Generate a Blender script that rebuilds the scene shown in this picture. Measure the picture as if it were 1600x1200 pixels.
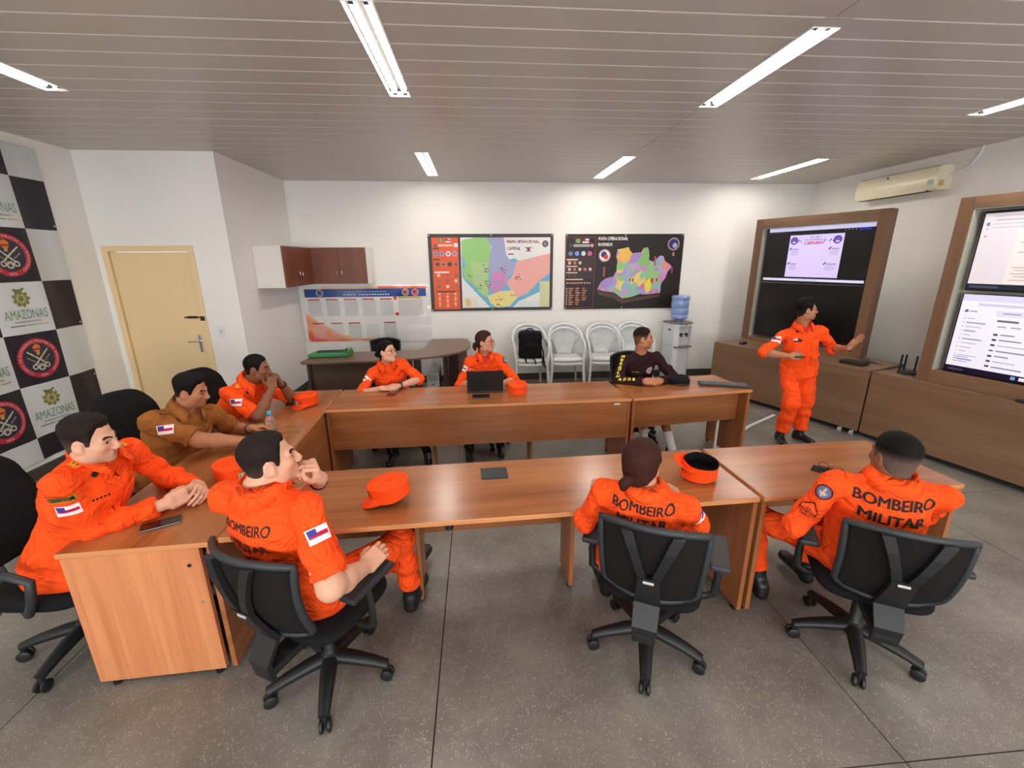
import bpy, bmesh, math, random
import numpy as np
from mathutils import Vector, Matrix
from mathutils.bvhtree import BVHTree

for _o in list(bpy.data.objects):
    bpy.data.objects.remove(_o, do_unlink=True)
SC = bpy.context.scene
COL = SC.collection
RNG = random.Random(7)

# ------------------------------------------------------------------ camera
def srgb(r, g, b):
    def f(c):
        c /= 255.0
        return c / 12.92 if c <= .04045 else ((c + .055) / 1.055) ** 2.4
    return (f(r), f(g), f(b))

CAM_H = 1.95
F_PX = 680.03
PITCH, YAW, ROLL = math.radians(15.871), math.radians(4.419), math.radians(-.381)
fwd = Vector((math.sin(YAW) * math.cos(PITCH), math.cos(YAW) * math.cos(PITCH), -math.sin(PITCH)))
rgt = Vector((math.cos(YAW), -math.sin(YAW), 0))
upv = rgt.cross(fwd)
rgt2 = rgt * math.cos(ROLL) + upv * math.sin(ROLL)
upv2 = -rgt * math.sin(ROLL) + upv * math.cos(ROLL)
cam_data = bpy.data.cameras.new('camera')
cam_data.sensor_fit = 'HORIZONTAL'
cam_data.sensor_width = 36.0
cam_data.lens = F_PX / 1600 * 36.0
cam_data.clip_start = .05
cam = bpy.data.objects.new('camera', cam_data)
COL.objects.link(cam)
mw = Matrix.Identity(4)
for i, v in enumerate((rgt2, upv2, -fwd)):
    mw[0][i], mw[1][i], mw[2][i] = v
mw[2][3] = CAM_H
cam.matrix_world = mw
SC.camera = cam

# ------------------------------------------------------------------ world, exposure
SC.view_settings.view_transform = 'Standard'
SC.view_settings.look = 'None'
SC.view_settings.gamma = 1.0
SC.view_settings.exposure = 0.22
SC.view_settings.use_curve_mapping = False
world = bpy.data.worlds.new('world')
SC.world = world
world.use_nodes = True
world.node_tree.nodes['Background'].inputs[0].default_value = (.80, .88, 1.0, 1)
world.node_tree.nodes['Background'].inputs[1].default_value = 1.0

LIGHT_TUBE = 24.0       # emission of the fluorescent tubes
LIGHT_FIXTURE = 8.0    # watts of each fixture's area lamp
LIGHT_WINDOW = 100.0    # daylight coming through each window behind the camera

# ------------------------------------------------------------------ materials
MATS = {}
def _new(name):
    m = bpy.data.materials.new(name)
    m.use_nodes = True
    nt = m.node_tree
    b = nt.nodes['Principled BSDF']
    return m, nt, b

def plain(name, col, rough=.5, metal=0.0, bump=0.0, bscale=60, spec=.5, var=0.0, vscale=8, emit=0.0, trans=0.0):
    """flat colour with optional noise variation and fine bump"""
    if name in MATS:
        return MATS[name]
    m, nt, b = _new(name)
    b.inputs['Base Color'].default_value = (*col, 1)
    b.inputs['Roughness'].default_value = rough
    b.inputs['Metallic'].default_value = metal
    b.inputs['Specular IOR Level'].default_value = spec
    tc = nt.nodes.new('ShaderNodeTexCoord')
    if trans:
        b.inputs['Transmission Weight'].default_value = trans
    if emit:
        b.inputs['Emission Color'].default_value = (*col, 1)
        b.inputs['Emission Strength'].default_value = emit
    if var:
        n = nt.nodes.new('ShaderNodeTexNoise')
        n.inputs['Scale'].default_value = vscale
        n.inputs['Detail'].default_value = 5
        r = nt.nodes.new('ShaderNodeMapRange')
        r.inputs['From Min'].default_value = .3
        r.inputs['From Max'].default_value = .7
        r.inputs['To Min'].default_value = 1 - var
        r.inputs['To Max'].default_value = 1 + var
        mx = nt.nodes.new('ShaderNodeVectorMath')
        mx.operation = 'SCALE'
        mx.inputs[0].default_value = col
        nt.links.new(tc.outputs['Object'], n.inputs['Vector'])
        nt.links.new(n.outputs['Fac'], r.inputs['Value'])
        nt.links.new(r.outputs[0], mx.inputs['Scale'])
        nt.links.new(mx.outputs[0], b.inputs['Base Color'])
    if bump:
        n = nt.nodes.new('ShaderNodeTexNoise')
        n.inputs['Scale'].default_value = bscale
        n.inputs['Detail'].default_value = 4
        bp = nt.nodes.new('ShaderNodeBump')
        bp.inputs['Strength'].default_value = bump
        bp.inputs['Distance'].default_value = .01
        nt.links.new(tc.outputs['Object'], n.inputs['Vector'])
        nt.links.new(n.outputs['Fac'], bp.inputs['Height'])
        nt.links.new(bp.outputs[0], b.inputs['Normal'])
    MATS[name] = m
    return m

def vcol(name, rough=.6, spec=.4, bump=0.0, bscale=300, emit=0.0, coat=0.0, sss=0.0):
    """colour from the mesh's own colour attribute 'Col'"""
    if name in MATS:
        return MATS[name]
    m, nt, b = _new(name)
    a = nt.nodes.new('ShaderNodeAttribute')
    a.attribute_name = 'Col'
    nt.links.new(a.outputs['Color'], b.inputs['Base Color'])
    b.inputs['Roughness'].default_value = rough
    b.inputs['Specular IOR Level'].default_value = spec
    b.inputs['Coat Weight'].default_value = coat
    if sss:
        b.inputs['Subsurface Weight'].default_value = sss
        b.inputs['Subsurface Radius'].default_value = (1, .35, .2)
        b.inputs['Subsurface Scale'].default_value = .006
    if emit:
        nt.links.new(a.outputs['Color'], b.inputs['Emission Color'])
        b.inputs['Emission Strength'].default_value = emit
    if bump:
        tc = nt.nodes.new('ShaderNodeTexCoord')
        n = nt.nodes.new('ShaderNodeTexNoise')
        n.inputs['Scale'].default_value = bscale
        bp = nt.nodes.new('ShaderNodeBump')
        bp.inputs['Strength'].default_value = bump
        bp.inputs['Distance'].default_value = .005
        nt.links.new(tc.outputs['Object'], n.inputs['Vector'])
        nt.links.new(n.outputs['Fac'], bp.inputs['Height'])
        nt.links.new(bp.outputs[0], b.inputs['Normal'])
    MATS[name] = m
    return m

def wood(name, c1, c2, c3, axis=0, rough=.35, scale=1.0, spec=.5):
    """wood-print laminate: long streaks along the given object axis"""
    if name in MATS:
        return MATS[name]
    m, nt, b = _new(name)
    N, Lk = nt.nodes.new, nt.links.new
    tc = N('ShaderNodeTexCoord')
    def streak(lo, hi, sc, det):
        mp = N('ShaderNodeMapping')
        s = [hi * scale] * 3
        s[axis] = lo * scale
        mp.inputs['Scale'].default_value = s
        n = N('ShaderNodeTexNoise')
        n.inputs['Scale'].default_value = sc
        n.inputs['Detail'].default_value = det
        n.inputs['Distortion'].default_value = .4
        Lk(tc.outputs['Object'], mp.inputs['Vector'])
        Lk(mp.outputs[0], n.inputs['Vector'])
        return n
    big = streak(.35, 5.0, 1.6, 4)
    fine = streak(1.5, 60.0, 1.5, 5)
    cr = N('ShaderNodeValToRGB')
    cr.color_ramp.elements[0].position = .32
    cr.color_ramp.elements[0].color = (*c1, 1)
    cr.color_ramp.elements[1].position = .68
    cr.color_ramp.elements[1].color = (*c3, 1)
    e = cr.color_ramp.elements.new(.5)
    e.color = (*c2, 1)
    mix = N('ShaderNodeMix')
    mix.data_type = 'FLOAT'
    mix.inputs[0].default_value = .32
    Lk(big.outputs['Fac'], mix.inputs[2])
    Lk(fine.outputs['Fac'], mix.inputs[3])
    Lk(mix.outputs[0], cr.inputs['Fac'])
    Lk(cr.outputs[0], b.inputs['Base Color'])
    b.inputs['Roughness'].default_value = rough
    b.inputs['Specular IOR Level'].default_value = spec
    bp = N('ShaderNodeBump')
    bp.inputs['Strength'].default_value = .06
    bp.inputs['Distance'].default_value = .003
    Lk(fine.outputs['Fac'], bp.inputs['Height'])
    Lk(bp.outputs[0], b.inputs['Normal'])
    MATS[name] = m
    return m

def floor_mat():
    m, nt, b = _new('polished_terrazzo')
    N, Lk = nt.nodes.new, nt.links.new
    tc = N('ShaderNodeTexCoord')
    base = N('ShaderNodeTexNoise'); base.inputs['Scale'].default_value = 1.6; base.inputs['Detail'].default_value = 7
    base.inputs['Roughness'].default_value = .62
    cr = N('ShaderNodeValToRGB')
    cr.color_ramp.elements[0].position = .33; cr.color_ramp.elements[0].color = (*srgb(104, 98, 90), 1)
    cr.color_ramp.elements[1].position = .68; cr.color_ramp.elements[1].color = (*srgb(142, 136, 127), 1)
    vo = N('ShaderNodeTexVoronoi'); vo.inputs['Scale'].default_value = 105
    gr = N('ShaderNodeTexNoise'); gr.inputs['Scale'].default_value = 30; gr.inputs['Detail'].default_value = 6
    mr = N('ShaderNodeMapRange'); mr.inputs['From Min'].default_value = .20; mr.inputs['From Max'].default_value = .36
    mr.inputs['To Min'].default_value = 1; mr.inputs['To Max'].default_value = 0
    mr2 = N('ShaderNodeMapRange'); mr2.inputs['From Min'].default_value = .40; mr2.inputs['From Max'].default_value = .62
    mul = N('ShaderNodeMath'); mul.operation = 'MULTIPLY'
    mul2 = N('ShaderNodeMath'); mul2.operation = 'MULTIPLY'; mul2.inputs[1].default_value = .55
    mix = N('ShaderNodeMix'); mix.data_type = 'RGBA'
    mix.inputs[7].default_value = (*srgb(206, 202, 192), 1)
    for t in (base, vo, gr):
        Lk(tc.outputs['Object'], t.inputs['Vector'])
    Lk(base.outputs['Fac'], cr.inputs['Fac'])
    Lk(vo.outputs['Distance'], mr.inputs['Value']); Lk(gr.outputs['Fac'], mr2.inputs['Value'])
    Lk(mr.outputs[0], mul.inputs[0]); Lk(mr2.outputs[0], mul.inputs[1])
    Lk(mul.outputs[0], mul2.inputs[0])
    Lk(mul2.outputs[0], mix.inputs[0]); Lk(cr.outputs[0], mix.inputs[6])
    Lk(mix.outputs[2], b.inputs['Base Color'])
    rr = N('ShaderNodeMapRange'); rr.inputs['To Min'].default_value = .30; rr.inputs['To Max'].default_value = .50
    Lk(base.outputs['Fac'], rr.inputs['Value']); Lk(rr.outputs[0], b.inputs['Roughness'])
    return m

# ------------------------------------------------------------------ object helpers
def meshobj(name, verts, faces, mat=None, parent=None, smooth=False, loc=None, cols=None, facecols=None):
    me = bpy.data.meshes.new(name)
    v = np.asarray(verts, dtype=np.float64).reshape(-1, 3)
    if loc is not None:
        v = v - np.asarray(loc)
    me.from_pydata(v.tolist(), [], faces if isinstance(faces, list) else faces.tolist())
    if mat is not None:
        me.materials.append(mat)
    if cols is not None:
        at = me.color_attributes.new('Col', 'FLOAT_COLOR', 'POINT')
        c = np.ones((len(v), 4), np.float32)
        c[:, :3] = cols
        at.data.foreach_set('color', c.ravel())
    if facecols is not None:
        at = me.color_attributes.new('Col', 'FLOAT_COLOR', 'CORNER')
        tot = np.zeros(len(me.polygons), np.int32)
        me.polygons.foreach_get('loop_total', tot)
        c = np.ones((len(tot), 4), np.float32)
        c[:, :3] = facecols
        at.data.foreach_set('color', np.repeat(c, tot, axis=0).ravel())
    if smooth:
        me.polygons.foreach_set('use_smooth', np.ones(len(me.polygons), bool))
    me.update()
    ob = bpy.data.objects.new(name, me)
    COL.objects.link(ob)
    if parent is not None:
        ob.parent = parent
    return ob

def empty(name, loc=(0, 0, 0), rz=0.0):
    o = bpy.data.objects.new(name, None)
    o.empty_display_size = .05
    COL.objects.link(o)
    o.location = loc
    o.rotation_euler = (0, 0, rz)
    return o

def tag(o, label, cat, group=None):
    o['label'] = label
    o['category'] = cat
    if group:
        o['group'] = group
    return o

def struct(o, label=None):
    o['kind'] = 'structure'
    if label:
        o['label'] = label
    return o

def copy_tree(o, parent=None):
    c = o.copy()
    COL.objects.link(c)
    c.parent = parent
    for ch in list(o.children):
        copy_tree(ch, c)
    return c

class MB:
    """collects shapes into one mesh"""
    def __init__(s):
        s.v, s.f, s.c = [], [], []
    def add(s, vs, fs, col=None):
        n = len(s.v)
        s.v += [tuple(map(float, p)) for p in vs]
        s.f += [tuple(int(i) + n for i in f) for f in fs]
        s.c += [col or (1, 1, 1)] * len(vs)
        return s
    def box(s, x0, x1, y0, y1, z0, z1, ch=.0, M=None, col=None):
        if ch <= 0:
            vs = [(x, y, z) for z in (z0, z1) for y in (y0, y1) for x in (x0, x1)]
            fs = [(0, 2, 3, 1), (4, 5, 7, 6), (0, 1, 5, 4), (2, 6, 7, 3), (0, 4, 6, 2), (1, 3, 7, 5)]
        else:
            bm = bmesh.new()
            bmesh.ops.create_cube(bm, size=1)
            for v in bm.verts:
                v.co = Vector(((x0 + x1) / 2 + v.co.x * (x1 - x0), (y0 + y1) / 2 + v.co.y * (y1 - y0), (z0 + z1) / 2 + v.co.z * (z1 - z0)))
            bmesh.ops.bevel(bm, geom=bm.edges[:], offset=ch, segments=2, affect='EDGES', profile=.6)
            bm.verts.index_update()
            vs = [tuple(v.co) for v in bm.verts]
            fs = [tuple(v.index for v in f.verts) for f in bm.faces]
            bm.free()
        if M is not None:
            vs = [tuple(M @ Vector(p)) for p in vs]
        return s.add(vs, fs, col)
    def tube(s, pts, r, n=8, cap=True, col=None, flat=1.0, up=None):
        """sweep a circle (optionally squashed) along a polyline"""
        pts = [Vector(p) for p in pts]
        rs = r if isinstance(r, (list, tuple)) else [r] * len(pts)
        vs, fs = [], []
        ref = Vector(up) if up else None
        for i, p in enumerate(pts):
            d = (pts[min(i + 1, len(pts) - 1)] - pts[max(i - 1, 0)]).normalized()
            if ref is None:
                ref = Vector((0, 0, 1)) if abs(d.z) < .9 else Vector((1, 0, 0))
            a = d.cross(ref)
            if a.length < 1e-5:
                a = d.orthogonal()
            a.normalize()
            b = a.cross(d).normalized()
            if up is None:
                ref = b
            for k in range(n):
                t = 2 * math.pi * k / n
                vs.append(p + a * (math.cos(t) * rs[i]) + b * (math.sin(t) * rs[i] * flat))
        m = len(pts)
        for i in range(m - 1):
            for k in range(n):
                k2 = (k + 1) % n
                fs.append((i * n + k, i * n + k2, (i + 1) * n + k2, (i + 1) * n + k))
        if cap:
            fs.append(tuple(range(n - 1, -1, -1)))
            fs.append(tuple((m - 1) * n + k for k in range(n)))
        return s.add(vs, fs, col)
    def lathe(s, prof, n=24, c=(0, 0, 0), axis='z', col=None, sx=1, sy=1):
        vs, fs = [], []
        for (r, z) in prof:
            for k in range(n):
                t = 2 * math.pi * k / n
                p = (r * math.cos(t) * sx, r * math.sin(t) * sy, z)
                if axis == 'x': p = (p[2], p[0], p[1])
                if axis == 'y': p = (p[0], p[2], p[1])
                vs.append((p[0] + c[0], p[1] + c[1], p[2] + c[2]))
        for i in range(len(prof) - 1):
            for k in range(n):
                k2 = (k + 1) % n
                fs.append((i * n + k, i * n + k2, (i + 1) * n + k2, (i + 1) * n + k))
        fs.append(tuple(range(n - 1, -1, -1)))
        fs.append(tuple((len(prof) - 1) * n + k for k in range(n)))
        return s.add(vs, fs, col)
    def prism(s, poly, z0, z1, M=None, col=None):
        n = len(poly)
        vs = [(p[0], p[1], z0) for p in poly] + [(p[0], p[1], z1) for p in poly]
        if M is not None:
            vs = [tuple(M @ Vector(p)) for p in vs]
        fs = [tuple(range(n - 1, -1, -1)), tuple(range(n, 2 * n))]
        fs += [(i, (i + 1) % n, n + (i + 1) % n, n + i) for i in range(n)]
        return s.add(vs, fs, col)
    def grid(s, fn, nu, nv, col=None, closed=False):
        vs = [fn(i / nu, j / nv) for j in range(nv + 1) for i in range(nu + 1)]
        fs = [(j * (nu + 1) + i, j * (nu + 1) + i + 1, (j + 1) * (nu + 1) + i + 1, (j + 1) * (nu + 1) + i) for j in range(nv) for i in range(nu)]
        return s.add(vs, fs, col)
    def build(s, name, mat, parent=None, smooth=False, usecol=False):
        return meshobj(name, s.v, s.f, mat, parent, smooth, cols=s.c if usecol else None)

def autosmooth(o, ang=40):
    me = o.data
    me.polygons.foreach_set('use_smooth', np.ones(len(me.polygons), bool))
    try:
        me.set_sharp_from_angle(angle=math.radians(ang))
    except Exception:
        pass
    return o

def solidify(o, t, off=-1):
    md = o.modifiers.new('thickness', 'SOLIDIFY')
    md.thickness = t
    md.offset = off
    return o

def bevelled(o, w=.004, seg=2):
    md = o.modifiers.new('edge', 'BEVEL')
    md.width = w
    md.segments = seg
    md.limit_method = 'ANGLE'
    return o

# ------------------------------------------------------------------ flat lettering
_txt = {}
def text_tris(body, bold=0.0):
    """2-D outline of a line of text, height 1 cap, left-aligned at 0"""
    key = (body, bold)
    if key in _txt:
        return _txt[key]
    cu = bpy.data.curves.new('t', 'FONT')
    cu.body = body
    cu.size = 1.4
    cu.resolution_u = 3
    ob = bpy.data.objects.new('t', cu)
    COL.objects.link(ob)
    dg = bpy.context.evaluated_depsgraph_get()
    me = bpy.data.meshes.new_from_object(ob.evaluated_get(dg))
    bm = bmesh.new(); bm.from_mesh(me)
    bmesh.ops.triangulate(bm, faces=bm.faces[:])
    bm.verts.index_update()
    v = np.array([tuple(x.co) for x in bm.verts]).reshape(-1, 3)
    f = [tuple(x.index for x in y.verts) for y in bm.faces]
    bm.free()
    bpy.data.objects.remove(ob, do_unlink=True)
    bpy.data.curves.remove(cu)
    bpy.data.meshes.remove(me)
    if len(v):
        v[:, 0] -= v[:, 0].min()
        if bold > 0:                     # heavier strokes: the outline laid over itself, slightly shifted
            n = len(v)
            sh = [(-bold, 0), (bold, 0), (0, bold * .6), (0, -bold * .6)]
            v = np.concatenate([v + np.array([a, b, 0]) for a, b in sh])
            f = [tuple(i + k * n for i in t) for k in range(len(sh)) for t in f]
            v[:, 0] -= v[:, 0].min()
    _txt[key] = (v, f)
    return v, f

def flat_text(name, body, mat, parent, origin, ux, uy, h, width=None, bold=.02, align='l', warp=None, lift=None):
    """lettering in the plane spanned by ux, uy; h = cap height; width squeezes the line"""
    v, f = text_tris(body, bold)
    v = v.copy()
    w0 = v[:, 0].max()
    sx = h if width is None else width / w0
    X = v[:, 0] * sx
    if align == 'c': X -= w0 * sx / 2
    if align == 'r': X -= w0 * sx
    Y = v[:, 1] * h
    if warp:
        P = np.array([warp(a, b) for a, b in zip(X, Y)])
    else:
        P = np.asarray(origin)[None] + X[:, None] * np.asarray(ux)[None] + Y[:, None] * np.asarray(uy)[None]
    return meshobj(name, P, f, mat, parent)

class Canvas:
    """flat printed picture held as a grid of coloured faces; coordinates 0..W, 0..H from the lower left corner"""
    def __init__(s, W, H, nx, ny, bg):
        s.W, s.H, s.nx, s.ny = W, H, nx, ny
        s.a = np.zeros((ny, nx, 3), np.float32)
        s.a[:] = bg
        s.X, s.Y = np.meshgrid((np.arange(nx) + .5) * W / nx, (np.arange(ny) + .5) * H / ny)
    def mask(s, m, c): s.a[m] = c
    def rect(s, x0, y0, x1, y1, c): s.mask((s.X >= x0) & (s.X < x1) & (s.Y >= y0) & (s.Y < y1), c)
    def circ(s, x, y, r, c, r0=0): 
        d = np.hypot(s.X - x, s.Y - y); s.mask((d <= r) & (d >= r0), c)
    def inpoly(s, poly):
        m = np.zeros(s.X.shape, bool)
        n = len(poly)
        for i in range(n):
            x1, y1 = poly[i]; x2, y2 = poly[(i + 1) % n]
            if y1 == y2: continue
            c = ((s.Y > y1) != (s.Y > y2)) & (s.X < (x2 - x1) * (s.Y - y1) / (y2 - y1) + x1)
            m ^= c
        return m
    def poly(s, poly, c): s.mask(s.inpoly(poly), c)
    def line(s, x0, y0, x1, y1, w, c):
        dx, dy = x1 - x0, y1 - y0
        t = np.clip(((s.X - x0) * dx + (s.Y - y0) * dy) / (dx * dx + dy * dy + 1e-12), 0, 1)
        s.mask(np.hypot(s.X - x0 - t * dx, s.Y - y0 - t * dy) <= w / 2, c)
    def text(s, body, x, y, h, c, width=None, bold=.02):
        v, f = text_tris(body, bold)
        w0 = v[:, 0].max()
        sx = h if width is None else width / w0
        m = np.zeros(s.X.shape, bool)
        P = np.c_[v[:, 0] * sx + x, v[:, 1] * h + y]
        for t in f:
            A, B, Cc = P[t[0]], P[t[1]], P[t[2]]
            x0, x1 = min(A[0], B[0], Cc[0]), max(A[0], B[0], Cc[0]); y0, y1 = min(A[1], B[1], Cc[1]), max(A[1], B[1], Cc[1])
            i0, i1 = max(int(x0 / s.W * s.nx) - 1, 0), min(int(x1 / s.W * s.nx) + 2, s.nx)
            j0, j1 = max(int(y0 / s.H * s.ny) - 1, 0), min(int(y1 / s.H * s.ny) + 2, s.ny)
            if i1 <= i0 or j1 <= j0: continue
            X, Y = s.X[j0:j1, i0:i1], s.Y[j0:j1, i0:i1]
            def e(p, q): return (q[0] - p[0]) * (Y - p[1]) - (q[1] - p[1]) * (X - p[0])
            a, b, d = e(A, B), e(B, Cc), e(Cc, A)
            m[j0:j1, i0:i1] |= ((a >= 0) & (b >= 0) & (d >= 0)) | ((a <= 0) & (b <= 0) & (d <= 0))
        s.mask(m, c)
    def build(s, name, mat, parent, origin, ux, uy, warp=None):
        nx, ny = s.nx, s.ny
        gx, gy = np.meshgrid(np.arange(nx + 1) * s.W / nx, np.arange(ny + 1) * s.H / ny)
        if warp is None:
            P = np.asarray(origin)[None, None] + gx[..., None] * np.asarray(ux) + gy[..., None] * np.asarray(uy)
        else:
            P = warp(gx, gy)
        i, j = np.meshgrid(np.arange(nx), np.arange(ny))
        q = (j * (nx + 1) + i)
        F = np.stack([q, q + 1, q + nx + 2, q + nx + 1], -1).reshape(-1, 4)
        return meshobj(name, P.reshape(-1, 3), F, mat, parent, facecols=s.a.reshape(-1, 3))
# ================================================================== the room
XL, XR, YB, YN, ZC = -4.16, 5.37, 7.10, -3.2, 3.08      # left wall, right wall, back wall, wall behind the camera, ceiling
XP, YD = -2.75, 5.34                                     # partition beside the door, wall with the door

M_WALL = plain('white_wall_paint', srgb(238, 236, 231), rough=.75, bump=.05, bscale=40, var=.02, vscale=1.5, spec=.3)
M_CEIL = plain('grey_pvc_ceiling', srgb(190, 184, 177), rough=.34, spec=.5, var=.015, vscale=2)
M_CREAM = plain('cream_door_paint', srgb(236, 208, 160), rough=.45, var=.02, vscale=2)
M_BASEB = plain('dark_baseboard', srgb(70, 64, 60), rough=.5)
M_DARK = plain('dark_joint', srgb(34, 32, 30), rough=.8)
M_BLACKP = plain('black_plastic', srgb(25, 26, 28), rough=.45, bump=.03, bscale=400)
M_GREYP = plain('charcoal_plastic', srgb(42, 45, 48), rough=.5)
M_CHROME = plain('chrome', (.75, .75, .76), rough=.2, metal=1)
M_WHITEP = plain('white_plastic', srgb(226, 229, 231), rough=.35)
M_FLOOR = floor_mat()

# floor of cast slabs parted by thin joints
fl = struct(empty('floor'), 'grey speckled terrazzo floor cast in large square slabs')
MB().box(XL - .1, XR + .1, YN - .1, YB + .1, -.06, -.012).build('joint_bed', M_DARK, fl)
gx = [XL - .1, -4.02, -2.12, -.235, 1.665, 3.56, XR + .1]
gy = [YN - .1, -2.65, -.75, 1.14, 3.04, 4.94, YB + .1]
for i in range(len(gx) - 1):
    for j in range(len(gy) - 1):
        MB().box(gx[i] + .003, gx[i + 1] - .003, gy[j] + .003, gy[j + 1] - .003, -.012, 0).build('floor_slab', M_FLOOR, fl)

# ceiling of long plastic planks running left to right
ce = struct(empty('ceiling', (0, 0, ZC)), 'grey ceiling of long plastic planks')
MB().box(XL - .1, XR + .1, YN - .1, YB + .1, .03, .08).build('ceiling_backing', M_DARK, ce)
FIX = [(-2.80, 2.41, 3.62), (-.505, 2.40, 3.60), (1.81, 2.49, 3.69), (4.13, 2.55, 3.75), (-.56, 5.28, 6.62), (1.775, 5.36, 6.72), (4.12, 5.36, 6.70),
       (-2.80, -.55, .66), (-.505, -.55, .66), (1.81, -.45, .76), (4.13, -.4, .8)]
pw = .2
prof = [(0.0, .008), (.003, .004), (.007, .001), (.012, 0), (.195, 0), (.198, .002), (.2, .008)]
M_LIP = plain('pale_plank_lip', srgb(218, 212, 205), rough=.3)
y0 = YB - .1
k = 0
seam = 1.775
while y0 > YN - .1:
    cuts = sorted([(fx - .075, fx + .075) for fx, a, b in FIX if a < y0 + pw - .03 and b > y0 + .03])
    for fx, fa, fb in FIX:          # short fillers where a fixture ends in the middle of a plank
        for lo_, hi_ in ((y0, min(fa, y0 + pw)), (max(fb, y0), y0 + pw)):
            if fa < y0 + pw - .03 and fb > y0 + .03 and hi_ - lo_ > .004:
                MB().box(fx - .075, fx + .075, lo_, hi_, 0, .01).build('ceiling_filler', M_CEIL, ce)
    xs = [XL - .05] + [c for ab in cuts for c in ab] + [XR + .05]
    for q in range(0, len(xs), 2):
        a, b = xs[q], xs[q + 1]
        segs = [(a, seam - .002), (seam + .002, b)] if a < seam - .1 and b > seam + .1 else [(a, b)]
        for (a1, b1) in segs:
            vs = [(a1, y0 + p, zz) for p, zz in prof] + [(b1, y0 + p, zz) for p, zz in prof]
            n = len(prof)
            o = meshobj('ceiling_plank', vs, [(i, i + 1, n + i + 1, n + i) for i in range(n - 1)], M_CEIL, ce)
            o.data.materials.append(M_LIP)
            o.data.polygons[1].material_index = 1
            o.data.polygons[2].material_index = 1
    y0 -= pw

def slab(name, x0, x1, y0, y1, z0, z1, mat, label=None, parent=None):
    o = MB().box(x0, x1, y0, y1, z0, z1).build(name, mat, parent)
    if parent is None:
        struct(o, label)
    return o

slab('wall_back', XP - .1, XR + .1, YB, YB + .12, 0, ZC + .05, M_WALL, 'white painted back wall behind the maps')
slab('wall_partition', XP - .12, XP, YD, YB, 0, ZC + .05, M_WALL, 'white side wall between the cream door and the wall cupboards')
wd = struct(empty('wall_door'), 'white wall holding the cream door')
slab('wall_piece', XL - .1, -4.10, YD, YD + .12, 0, ZC + .05, M_WALL, parent=wd)
slab('wall_piece', -3.14, XP - .12, YD, YD + .12, 0, ZC + .05, M_WALL, parent=wd)
slab('wall_piece', -4.10, -3.14, YD, YD + .12, 2.13, ZC + .05, M_WALL, parent=wd)
slab('wall_left', XL - .12, XL, YN, YD, 0, ZC + .05, M_WALL, 'white left wall behind the checkered banner')
slab('wall_right', XR, XR + .12, YN, YB, 0, ZC + .05, M_WALL, 'white right wall under the air conditioner')
# wall behind the camera, with three windows
wn = struct(empty('wall_near'), 'white wall with windows behind the camera')
WIN = [(-3.2, -1.4), (-.3, 1.5), (2.6, 4.4)]
xs = [XL - .1] + [c for ab in WIN for c in ab] + [XR + .1]
for q in range(0, len(xs), 2):
    slab('wall_piece', xs[q], xs[q + 1], YN - .12, YN, 0, ZC + .05, M_WALL, parent=wn)
M_ALU = plain('window_aluminium', (.7, .7, .7), rough=.35, metal=.8)
for i, (a, b) in enumerate(WIN):
    slab('wall_piece', a, b, YN - .12, YN, 0, 1.0, M_WALL, parent=wn)
    slab('wall_piece', a, b, YN - .12, YN, 2.3, ZC + .05, M_WALL, parent=wn)
    w = struct(empty('window_%d' % (i + 1), ((a + b) / 2, YN - .06, 1.0)), 'aluminium window behind the camera')
    h = (b - a) / 2
    f = MB()
    f.box(-h, h, -.03, .03, 0, .05).box(-h, h, -.03, .03, 1.25, 1.3).box(-h, -h + .05, -.03, .03, .05, 1.25).box(h - .05, h, -.03, .03, .05, 1.25).box(-.03, .03, -.03, .03, .05, 1.25)
    f.build('window_frame', M_ALU, w)
    ld = bpy.data.lights.new('window_daylight', 'AREA')
    ld.shape = 'RECTANGLE'
    ld.size, ld.size_y = b - a, 1.3
    ld.energy = LIGHT_WINDOW
    ld.color = (.95, .98, 1.0)
    lo = bpy.data.objects.new('window_daylight', ld)
    COL.objects.link(lo)
    lo.location = ((a + b) / 2, YN - .2, 1.65)
    lo.rotation_euler = (math.radians(90), 0, 0)
for nm, a in (('baseboard_back', (XP, XR, YB - .015, YB, 0, .11)), ('baseboard_partition', (XP, XP + .015, YD, YB, 0, .11)),
              ('baseboard_right', (XR - .015, XR, YN, YB, 0, .11)), ('baseboard_left', (XL, XL + .015, YN, YD, 0, .11))):
    slab(nm, *a, M_BASEB, 'dark baseboard along the foot of the wall')

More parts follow.
